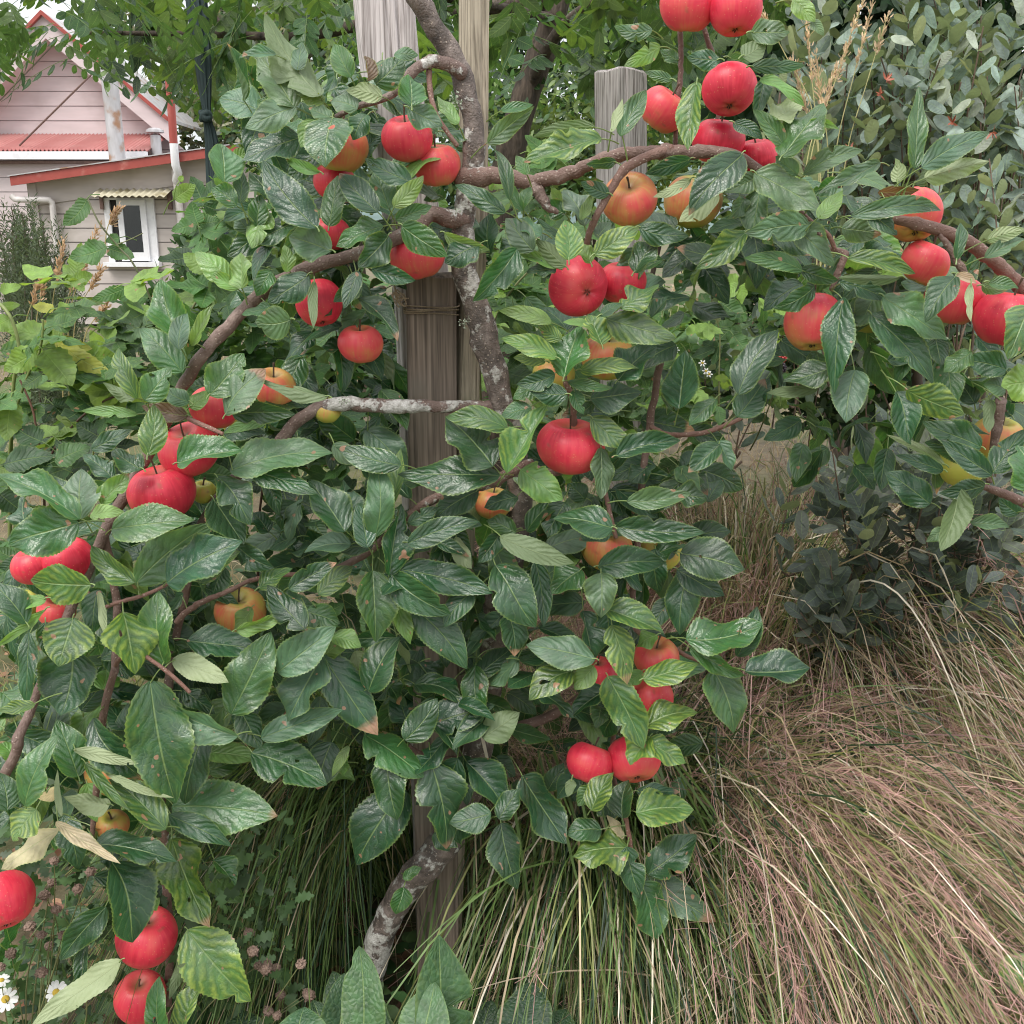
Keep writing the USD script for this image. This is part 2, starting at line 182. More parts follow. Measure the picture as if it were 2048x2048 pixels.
M['apple'] = mat('apple_skin', {
    'tc': ('texture_coordinate', {}), 'col': ('attribute', {'attribute': 'col'}), 'sp': ('separate_color', {}), 'sx': ('separate_xyz', {}), 'an': ('math', {'math_type': 'arctan2'}),
    'cv': ('combine_xyz', {}), 'a1': ('math', {'math_type': 'multiply', 'value2': 9.0}), 'z1': ('math', {'math_type': 'multiply', 'value2': 26.0}), 'st': ('noise_texture', {'scale': 1.0, 'detail': 4, 'roughness': 0.6, 'dimensions': '2D'}),
    'blot': ('noise_texture', {'scale': 38.0, 'detail': 3}), 'k1': ('math', {'math_type': 'subtract', 'value2': 0.5}), 'k2': ('math', {'math_type': 'multiply_add', 'value2': 0.42}),
    'k3': ('math', {'math_type': 'subtract', 'value2': 0.5}), 'k4': ('math', {'math_type': 'multiply_add', 'value2': 0.35}),
    'ramp': ('rgb_ramp', {'ramp': [(0.0, (0.36, 0.36, 0.06)), (0.2, (0.46, 0.29, 0.08)), (0.40, (0.52, 0.16, 0.07)), (0.6, (0.58, 0.08, 0.075)), (0.84, (0.57, 0.032, 0.06)), (1.0, (0.45, 0.016, 0.038))]}),
    'vo': ('voronoi_texture', {'scale': 190.0}), 'dot': ('map_range', {'from_min': 0.10, 'from_max': 0.17, 'to_min': 0.45, 'to_max': 0.0, 'clamp': True}), 'dt': ('mix', {'color2': (0.55, 0.30, 0.15)}),
    'rus': ('mix', {'color2': (0.16, 0.10, 0.05)}), 'b': ('bump', {'strength': 0.12, 'distance': 0.001}), 'fn': ('noise_texture', {'scale': 300.0, 'detail': 2}),
    'p': ('principled_bsdf', {'roughness': 0.43, 'specular_ior_level': 0.4, 'subsurface_weight': 0.08, 'subsurface_scale': 0.004})},
    [('tc.object', 'sx.vector'), ('sx.y', 'an.value1'), ('sx.x', 'an.value2'), ('an.value', 'a1.value1'), ('sx.z', 'z1.value1'), ('a1.value', 'cv.x'), ('z1.value', 'cv.y'), ('cv.vector', 'st.vector'), ('tc.object', 'blot.vector'),
     ('col.color', 'sp.color'), ('st.fac', 'k1.value1'), ('k1.value', 'k2.value1'), ('sp.r', 'k2.value3'), ('blot.fac', 'k3.value1'), ('k3.value', 'k4.value1'), ('k2.value', 'k4.value3'), ('k4.value', 'ramp.fac'),
     ('tc.object', 'vo.vector'), ('vo.distance', 'dot.value'), ('dot.result', 'dt.fac'), ('ramp.color', 'dt.color1'), ('sp.g', 'rus.fac'), ('dt.color', 'rus.color1'), ('rus.color', 'p.base_color'),
     ('tc.object', 'fn.vector'), ('fn.fac', 'b.height'), ('b.normal', 'p.normal')], 'p.BSDF')
M['calyx'] = grainy('calyx', (0.035, 0.022, 0.014), (0.12, 0.08, 0.05), (600, 600, 600), 0.9, 0.5, 0.001)

# ------------------------------------------------------------------ leaves, tubes, blades
def leaves(B, T, N, W, fold=0.25, curl=0.1, wave=0.05, prof=(0.62, 0.8), nu=8, ns=2, serr=0.0, twist=0.0, seed=0, droop=0.15):
    "n leaves at once: returns (n, k, 3) points, faces, (k, 2) uv"
    r = np.random.default_rng(seed)
    B, T = np.atleast_2d(B), np.atleast_2d(T); n = len(B)
    D = T - B; L = np.linalg.norm(D, axis=1); t = unit(D)
    N = unit(N - (N * t).sum(1, keepdims=True) * t); S = np.cross(N, t)
    W = np.broadcast_to(W, (n,)); arr = lambda a: np.broadcast_to(np.asarray(a, float), (n,))[:, None, None]
    u = np.linspace(0, 1, nu + 1); s = np.linspace(-1, 1, 2 * ns + 1)
    u0 = 0.5 - 0.5 * np.cos(np.pi * u) if nu < 14 else u
    peak = prof[0] / (prof[0] + prof[1]); pk = peak ** prof[0] * (1 - peak) ** prof[1]
    w = (np.clip(u0, 0, 1) ** prof[0]) * (np.clip(1 - u0, 0, 1) ** prof[1]) / pk
    w[0] = 0.03; w[-1] = 0.012
    U, Sg = np.meshgrid(u0, s, indexing='ij'); Wg = np.repeat(w[:, None], len(s), 1).copy()
    if serr:
        tooth = 1 + serr * np.where(np.arange(nu + 1) % 2 == 0, 1, -1)
        Wg[:, 0] *= tooth; Wg[:, -1] *= tooth
    hw = 0.5 * W[:, None, None] * Wg[None]
    ir = 1 + 0.05 * np.sin(U[None] * arr(r.uniform(5, 9, n)) + arr(r.uniform(0, 6, n)) + Sg[None] * 1.5)
    hw = hw * ir
    if nu > 30:
        bite = (r.random(n) < .22)[:, None, None] * r.uniform(.25, .7, n)[:, None, None] * np.exp(-((U[None] - arr(r.uniform(.25, .95, n))) / arr(r.uniform(.025, .06, n))) ** 2) * (Sg[None] * arr(r.choice([-1, 1], n)) > 0)
        hw = hw * (1 - bite)
    f = arr(fold); x = Sg[None] * hw * np.cos(f); z = np.abs(Sg[None]) * hw * np.sin(f) - arr(droop) * Sg[None] ** 2 * hw
    ph, fr = arr(r.uniform(0, 6.3, n)), arr(r.uniform(7, 13, n))
    z = z + arr(wave) * hw * Sg[None] ** 2 * np.sin(U[None] * fr + ph + 1.3 * np.sign(Sg[None])) * 2
    Lr = L[:, None, None]
    z = z + arr(curl) * Lr * 4 * U[None] * (1 - U[None]) * 0.5
    bend = arr(r.normal(0, 0.035, n)) * Lr * 4 * U[None] * (1 - U[None])
    tw = arr(twist) * (U[None] - 0.4)
    x, z = x * np.cos(tw) - z * np.sin(tw), x * np.sin(tw) + z * np.cos(tw)
    V = B[:, None, None] + t[:, None, None] * (Lr * U[None])[..., None] + S[:, None, None] * (x + bend)[..., None] + N[:, None, None] * z[..., None]
    k = len(s); i, j = np.meshgrid(np.arange(nu), np.arange(k - 1), indexing='ij')
    a = (i * k + j).ravel(); q = np.stack([a, a + 1, a + k + 1, a + k], -1)      # S = N x t, so this winding faces N
    Fc = np.vstack([q[:, [0, 2, 1]], q[:, [0, 3, 2]]])
    v0 = V[0].reshape(-1, 3)
    nn = np.cross(v0[Fc[:, 1]] - v0[Fc[:, 0]], v0[Fc[:, 2]] - v0[Fc[:, 0]]).sum(0)
    if nn @ N[0] < 0: Fc = Fc[:, ::-1]
    uv = np.stack([U.ravel(), Sg.ravel() * 0.5 + 0.5], -1)
    return V.reshape(n, -1, 3), Fc, uv
def merged(V, Fc):
    n, k = V.shape[:2]
    return V.reshape(-1, 3), (Fc[None] + (np.arange(n) * k)[:, None, None]).reshape(-1, 3)
def spline(pts, n):
    pts = np.asarray(pts, float)
    d = np.r_[0, np.cumsum(np.linalg.norm(np.diff(pts[:, :3], axis=0), axis=1))]
    from scipy.interpolate import PchipInterpolator
    return PchipInterpolator(d, pts)(np.linspace(0, d[-1], n))
def tube(pts, radii, sides=10, bump=0.0, bs=30.0, seed=0, cap=True):
    p = np.asarray(pts, float); r = np.broadcast_to(radii, (len(p),)).astype(float)
    t = unit(np.gradient(p, axis=0)); a = np.zeros_like(p)
    ref = np.array([1.0, 0, 0]) if abs(t[0, 0]) < 0.8 else np.array([0, 0, 1.0])
    for i in range(len(p)):
        ref = ref - (ref @ t[i]) * t[i]; ref /= np.linalg.norm(ref) + 1e-12; a[i] = ref
    b = np.cross(t, a); ang = np.arange(sides) * 2 * np.pi / sides
    dirs = np.cos(ang)[None, :, None] * a[:, None] + np.sin(ang)[None, :, None] * b[:, None]
    v = p[:, None] + r[:, None, None] * dirs
    if bump:
        v = v + dirs * (r[:, None] * bump * (meshkit.fbm(v * bs, 3, seed) - 0.5) * 2)[..., None]
    i, j = np.meshgrid(np.arange(len(p) - 1), np.arange(sides), indexing='ij')
    q = np.stack([i * sides + j, i * sides + (j + 1) % sides, (i + 1) * sides + (j + 1) % sides, (i + 1) * sides + j], -1).reshape(-1, 4)
    f = np.vstack([q[:, [0, 1, 2]], q[:, [0, 2, 3]]]); v = v.reshape(-1, 3)
    if cap:
        n = len(v); v = np.vstack([v, p[0], p[-1] + t[-1] * r[-1] * 0.4]); m = (len(p) - 1) * sides; k = np.arange(sides)
        f = np.vstack([f, np.stack([np.full(sides, n), (k + 1) % sides, k], -1), np.stack([np.full(sides, n + 1), m + k, m + (k + 1) % sides], -1)])
    return v, f
def blades(P0, P1, P2, W, n=7, seed=0, taper=0.75, flat=None):
    "n arching ribbons along quadratic curves"
    r = np.random.default_rng(seed); m = len(P0); t = np.linspace(0, 1, n + 1)[None, :, None]
    C = (1 - t) ** 2 * P0[:, None] + 2 * t * (1 - t) * P1[:, None] + t ** 2 * P2[:, None]
    T = unit(np.gradient(C, axis=1)); ref = unit(r.normal(0, 1, (m, 3)) + np.array([0, 0, 0.0])) if flat is None else np.broadcast_to(flat, (m, 3))
    S = unit(np.cross(T, ref[:, None])); w = np.broadcast_to(W, (m,))[:, None, None] * (1 - t ** 2 * taper - 0.0) * 0.5
    V = np.concatenate([C - S * w, C + S * w], axis=2).reshape(m, -1, 3)
    i = np.arange(n) * 2; Fc = np.vstack([np.stack([i, i + 1, i + 3], -1), np.stack([i, i + 3, i + 2], -1)])
    return V, Fc, C
def box(x0, x1, y0, y1, z0, z1):
    b = trimesh.creation.box((x1 - x0, y1 - y0, z1 - z0)); b.apply_translation(((x0 + x1) / 2, (y0 + y1) / 2, (z0 + z1) / 2)); return np.array(b.vertices), np.array(b.faces)
def prism(poly, y0, y1):
    "(x, z) polygon (convex) extruded along y"
    n = len(poly); a = np.array([[x, y0, z] for x, z in poly]); b = np.array([[x, y1, z] for x, z in poly]); v = np.vstack([a, b]); f = []
    for i in range(1, n - 1): f += [[0, i, i + 1], [n, n + i + 1, n + i]]
    for i in range(n): j = (i + 1) % n; f += [[i, n + i, n + j], [i, n + j, j]]
    m = trimesh.Trimesh(v, f, process=False); trimesh.repair.fix_normals(m); return np.array(m.vertices), np.array(m.faces)

# ------------------------------------------------------------------ the apple tree: limbs
def ysurf(px, py):
    px, py = np.asarray(px, float), np.asarray(py, float)
    return 1.42 - 0.20 * np.clip((760 - px) / 760, 0, 1) * np.clip((py - 500) / 1000, 0, 1) - 0.10 * np.clip((px - 1450) / 500, 0, 1)
tree_base = P(735, 2040, 1.50)
apple_tree = thing('apple_tree', 'old apple tree with lichened trunk and spreading limbs trained on the posts', 'tree', (tree_base[0], tree_base[1], 0.0))
NODES = []
def limb(name, pts, lichen=0.25, young=0.3, sides=14, bump=0.16, n=None, mtl='bark', parent=None, keep=True):
    "pts: (px, py, Y, radius in px); lichen may be a list along the limb"
    pts = np.asarray(pts, float); pts[:, 2] += .03; w = P(pts[:, 0], pts[:, 1], pts[:, 2]); r = pts[:, 3] * MPP(pts[:, 1], pts[:, 2])
    n = n or max(10, int(len(pts) * 9)); s = spline(np.column_stack([w, r]), n)
    seed = int(pts[0, 0] * 7 + pts[0, 1]) % 9999
    g = np.random.default_rng(seed)
    s[:, :3] += (meshkit.noise(np.column_stack([np.arange(n) * 0.6, np.zeros(n), np.zeros(n)]), seed)[:, None] - 0.5) * s[:, 3:4] * 0.5 * unit(g.normal(size=3))
    knob = np.ones(n)
    for _ in range(max(1, n // 12)):
        k = g.integers(1, n - 1); knob += g.uniform(0.05, 0.16) * np.exp(-((np.arange(n) - k) / 1.2) ** 2)
    v, f = tube(s[:, :3], s[:, 3] * knob, sides, bump, 28, seed)
    li = np.interp(np.linspace(0, 1, n), np.linspace(0, 1, len(np.atleast_1d(lichen))), np.atleast_1d(lichen))
    par = np.zeros((len(v), 3)); par[:n * sides, 0] = np.repeat(li, sides); par[:, 1] = young
    if keep: NODES.append(s[:, :3])
    return part(parent or apple_tree, name, (v, f), M[mtl], smooth=True, par=par)
limb('trunk', [(715, 2120, 1.50, 30), (730, 1990, 1.50, 30), (745, 1925, 1.49, 29), (770, 1850, 1.48, 28), (806, 1785, 1.47, 29), (850, 1730, 1.46, 30), (893, 1685, 1.47, 31), (930, 1600, 1.5, 29), (965, 1450, 1.52, 28), (985, 1300, 1.53, 28), (995, 1220, 1.53, 28),
               (1025, 1110, 1.53, 25), (1040, 1010, 1.53, 24), (1035, 930, 1.53, 22), (1022, 860, 1.52, 22), (1003, 795, 1.5, 24), (988, 740, 1.5, 26), (966, 665, 1.5, 26), (943, 590, 1.5, 25), (927, 530, 1.5, 24), (928, 440, 1.5, 22), (940, 365, 1.5, 22),
               (948, 305, 1.5, 21), (943, 235, 1.5, 21), (926, 160, 1.5, 21), (898, 98, 1.5, 21), (862, 40, 1.49, 20), (820, -30, 1.47, 19), (800, -70, 1.46, 18)], lichen=[.62, .60, .58, .56, .50, .46, .42, .4, .4, .42, .44, .36, .36, .36, .42, .46, .44, .46, .50, .5, .42, .30, .28, .25], young=0.0, sides=22, bump=0.2, n=190)
limb('branch', [(925, 148, 1.49, 15), (900, 130, 1.48, 14), (868, 122, 1.47, 12), (840, 132, 1.46, 11), (812, 158, 1.45, 10), (788, 186, 1.45, 8), (755, 201, 1.44, 7), (712, 214, 1.43, 6), (650, 250, 1.42, 5)], [.4, .45, .3, .25])
limb('twig', [(858, 140, 1.47, 6), (861, 185, 1.46, 5.5), (872, 228, 1.45, 5), (893, 262, 1.45, 4.5), (915, 292, 1.45, 4)], .2, .8, 8)
limb('branch', [(922, 358, 1.5, 20), (960, 352, 1.48, 17.5), (1000, 350, 1.47, 15.5), (1062, 365, 1.46, 15), (1120, 354, 1.45, 14), (1190, 326, 1.44, 12.5), (1262, 306, 1.43, 12.5), (1335, 304, 1.42, 13), (1400, 304, 1.42, 13), (1470, 312, 1.40, 11), (1520, 340, 1.40, 8), (1570, 385, 1.40, 7), (1625, 455, 1.39, 6), (1660, 500, 1.39, 5)], [.44, .36, .33, .35, .3, .3], .5, 16, 0.12, 110)
limb('spur', [(1068, 372, 1.455, 12), (1085, 398, 1.445, 11), (1098, 416, 1.44, 8), (1116, 424, 1.44, 5)], .42, .3, 10)
limb('twig', [(1345, 298, 1.42, 10), (1295, 313, 1.405, 9.5), (1250, 338, 1.395, 9), (1222, 380, 1.39, 8), (1197, 425, 1.39, 7.5), (1180, 462, 1.40, 7), (1172, 505, 1.42, 6)], .3, .75, 10)
limb('branch', [(1786, 435, 1.30, 9), (1800, 440, 1.30, 10), (1855, 452, 1.31, 12), (1925, 478, 1.33, 13), (1982, 518, 1.35, 13.5), (2030, 562, 1.37, 14), (2090, 630, 1.40, 15)], .22, .75)
limb('twig', [(1878, 470, 1.31, 5), (1895, 490, 1.31, 6), (1912, 518, 1.31, 7), (1925, 538, 1.31, 8), (1935, 560, 1.31, 4)], .3, .5, 8)
limb('branch', [(2080, 1030, 1.40, 10), (2045, 1004, 1.38, 9.5), (2010, 988, 1.37, 9), (1972, 975, 1.36, 7), (1925, 968, 1.35, 4)], .28, .6, 10)
limb('twig', [(2002, 800, 1.37, 11), (1995, 850, 1.37, 10), (1985, 905, 1.37, 7), (1978, 965, 1.37, 6)], .3, .4, 8)
limb('branch', [(930, 440, 1.5, 19), (897, 437, 1.48, 18), (865, 428, 1.47, 15), (840, 446, 1.46, 14), (797, 475, 1.45, 14), (752, 496, 1.44, 13), (700, 514, 1.43, 13), (640, 528, 1.42, 13), (562, 560, 1.41, 13), (505, 602, 1.40, 13.5), (452, 660, 1.38, 13), (410, 705, 1.37, 12), (372, 762, 1.39, 12), (340, 825, 1.41, 11.5), (322, 865, 1.42, 11),
                (280, 940, 1.42, 12), (248, 992, 1.41, 12), (205, 1072, 1.38, 11), (165, 1165, 1.36, 10), (140, 1222, 1.35, 10), (100, 1325, 1.32, 9), (62, 1420, 1.30, 10), (35, 1485, 1.26, 10), (5, 1560, 1.26, 11)], [.50, .38, .32, .32, .30, .27, .30, .3], .35, 14, 0.13, 170)
limb('branch', [(1002, 812, 1.5, 14), (960, 815, 1.5, 14), (890, 814, 1.48, 13), (800, 812, 1.47, 13.5), (740, 812, 1.46, 14.5), (690, 806, 1.46, 15), (645, 814, 1.46, 13), (595, 842, 1.46, 12), (548, 896, 1.46, 12), (490, 938, 1.46, 11), (440, 990, 1.46, 9), (395, 1060, 1.46, 8)], [.38, .42, .49, .51, .52, .46, .36, .34, .3, .3], .25, 16, 0.16, 110)
limb('branch', [(1062, 925, 1.50, 8), (1022, 944, 1.47, 10), (990, 962, 1.45, 11), (955, 974, 1.44, 9), (905, 985, 1.44, 9), (868, 998, 1.44, 10), (828, 1023, 1.44, 9), (785, 1062, 1.43, 8), (735, 1105, 1.42, 8), (690, 1130, 1.41, 7), (640, 1150, 1.40, 5)], [.4, .5, .3, .25], .5, 12)
limb('twig', [(200, 1218, 1.28, 4), (250, 1201, 1.29, 4), (292, 1189, 1.30, 4), (340, 1165, 1.32, 3)], .1, .9, 8)
limb('twig', [(352, 1245, 1.38, 6), (400, 1206, 1.38, 6), (466, 1178, 1.39, 5), (500, 1160, 1.4, 4)], .2, .7, 8)
limb('branch', [(318, 1500, 1.38, 10), (318, 1560, 1.38, 10), (326, 1640, 1.38, 9.5), (331, 1720, 1.38, 9), (335, 1810, 1.38, 9), (340, 1880, 1.38, 8), (338, 1960, 1.38, 8), (330, 2080, 1.38, 7)], [.3, .42, .3, .3], .6, 12)
limb('branch', [(230, 1340, 1.31, 8), (205, 1440, 1.31, 8), (195, 1560, 1.31, 7), (183, 1680, 1.31, 5)], .2, .6, 8)
limb('twig', [(290, 1312, 1.25, 4), (330, 1340, 1.25, 4), (380, 1385, 1.25, 4)], .1, .9, 8)
limb('branch', [(1324, 700, 1.56, 7.5), (1312, 770, 1.56, 7.5), (1300, 845, 1.56, 7.5), (1285, 950, 1.54, 7), (1276, 1080, 1.53, 7), (1266, 1190, 1.52, 6.5), (1262, 1300, 1.5, 6)], .3, .5, 10)
limb('twig', [(1210, 980, 1.45, 5), (1216, 1010, 1.44, 5), (1225, 1050, 1.43, 5), (1232, 1075, 1.43, 4)], .2, .8, 8)
limb('twig', [(1358, 870, 1.5, 5), (1400, 867, 1.5, 5), (1440, 855, 1.5, 4.5), (1484, 836, 1.5, 4)], .1, .8, 8)
limb('twig', [(1262, 1252, 1.52, 5), (1320, 1282, 1.45, 4), (1378, 1314, 1.45, 4), (1420, 1330, 1.46, 3)], .1, .9, 8)
limb('twig', [(1250, 1620, 1.39, 4), (1256, 1660, 1.39, 4), (1262, 1696, 1.39, 4.5), (1270, 1730, 1.4, 3)], .1, 1, 8)
limb('twig', [(815, 1492, 1.47, 6), (846, 1511, 1.47, 7), (892, 1518, 1.48, 7), (945, 1516, 1.5, 7), (970, 1510, 1.52, 7)], .25, .5, 10)
limb('twig', [(1359, 40, 1.51, 5.5), (1361, 90, 1.51, 5.5), (1361, 150, 1.51, 5), (1356, 205, 1.51, 4.5), (1350, 300, 1.51, 5)], .1, .5, 8)
limb('twig', [(1404, 40, 1.51, 5), (1415, 80, 1.51, 5), (1428, 115, 1.51, 5), (1440, 180, 1.51, 4.5), (1420, 300, 1.51, 4)], .1, .5, 8)
limb('twig', [(1662, 500, 1.39, 5), (1690, 508, 1.38, 7), (1676, 545, 1.37, 7), (1662, 580, 1.36, 5)], .3, .6, 8)
limb('twig', [(1540, 366, 1.40, 6), (1580, 400, 1.39, 6), (1620, 445, 1.38, 6.5), (1656, 470, 1.37, 5), (1670, 500, 1.37, 5)], .2, 1, 8)
limb('twig', [(1150, 930, 1.45, 6), (1148, 860, 1.44, 6), (1146, 800, 1.43, 7), (1130, 760, 1.42, 5), (1128, 700, 1.42, 4)], .3, .8, 8)
limb('twig', [(378, 838, 1.36, 5), (410, 852, 1.34, 5), (446, 868, 1.33, 4)], .2, .9, 8)
limb('branch', [(400, 1050, 1.47, 8), (372, 1180, 1.46, 8), (338, 1360, 1.43, 9), (320, 1490, 1.38, 10)], .2, .5, 10)
limb('branch', [(208, 1068, 1.39, 8), (232, 1200, 1.36, 8), (230, 1345, 1.31, 8)], .2, .5, 10)
limb('twig', [(165, 1165, 1.36, 5), (185, 1200, 1.31, 4.5), (204, 1217, 1.28, 4)], .1, .9, 8)
limb('twig', [(232, 1330, 1.31, 5), (260, 1310, 1.27, 4.5), (292, 1313, 1.25, 4)], .1, .9, 8)
limb('twig', [(338, 828, 1.41, 5), (360, 826, 1.38, 5), (380, 839, 1.36, 5)], .1, .9, 8)
limb('twig', [(496, 1162, 1.40, 5), (570, 1150, 1.42, 5), (645, 1150, 1.40, 5)], .1, .8, 8)
limb('branch', [(1263, 1296, 1.5, 6), (1190, 1370, 1.54, 8), (1080, 1440, 1.55, 10), (975, 1470, 1.53, 13)], .2, .5, 10)
limb('branch', [(1050, 930, 1.52, 8), (1100, 945, 1.48, 7), (1150, 932, 1.45, 6.5)], .2, .6, 10)
limb('twig', [(1148, 862, 1.44, 6), (1180, 910, 1.46, 5.5), (1211, 984, 1.45, 5)], .2, .8, 8)
limb('twig', [(1298, 850, 1.56, 6), (1330, 868, 1.53, 5.5), (1360, 870, 1.5, 5)], .1, .8, 8)
limb('twig', [(1264, 1250, 1.52, 5), (1236, 1400, 1.54, 5), (1222, 1520, 1.54, 5), (1240, 1600, 1.46, 4.5), (1251, 1640, 1.40, 4.2)], .1, .9, 8)
for px, py, Y, s in ((913, 198, 1.465, 15), (917, 207, 1.465, 12), (929, 648, 1.462, 11), (935, 640, 1.462, 8), (914, 420, 1.465, 10), (690, 802, 1.44, 11), (1008, 952, 1.435, 8)):
    g = np.random.default_rng(px); m = MPP(py, Y); n = 26
    b = P(px, py, Y) + g.normal(0, s * m * 0.45, (n, 3)) * [1, .3, 1]; d = unit(g.normal(size=(n, 3)) + [0, -1.2, .2]) * s * m * 0.45
    V, Fc, uv = leaves(b, b + d, unit(g.normal(size=(n, 3))), s * m * 0.3, nu=3, ns=1, seed=px)
    part(apple_tree, 'lichen', merged(V, Fc), M['lichen'], smooth=False)

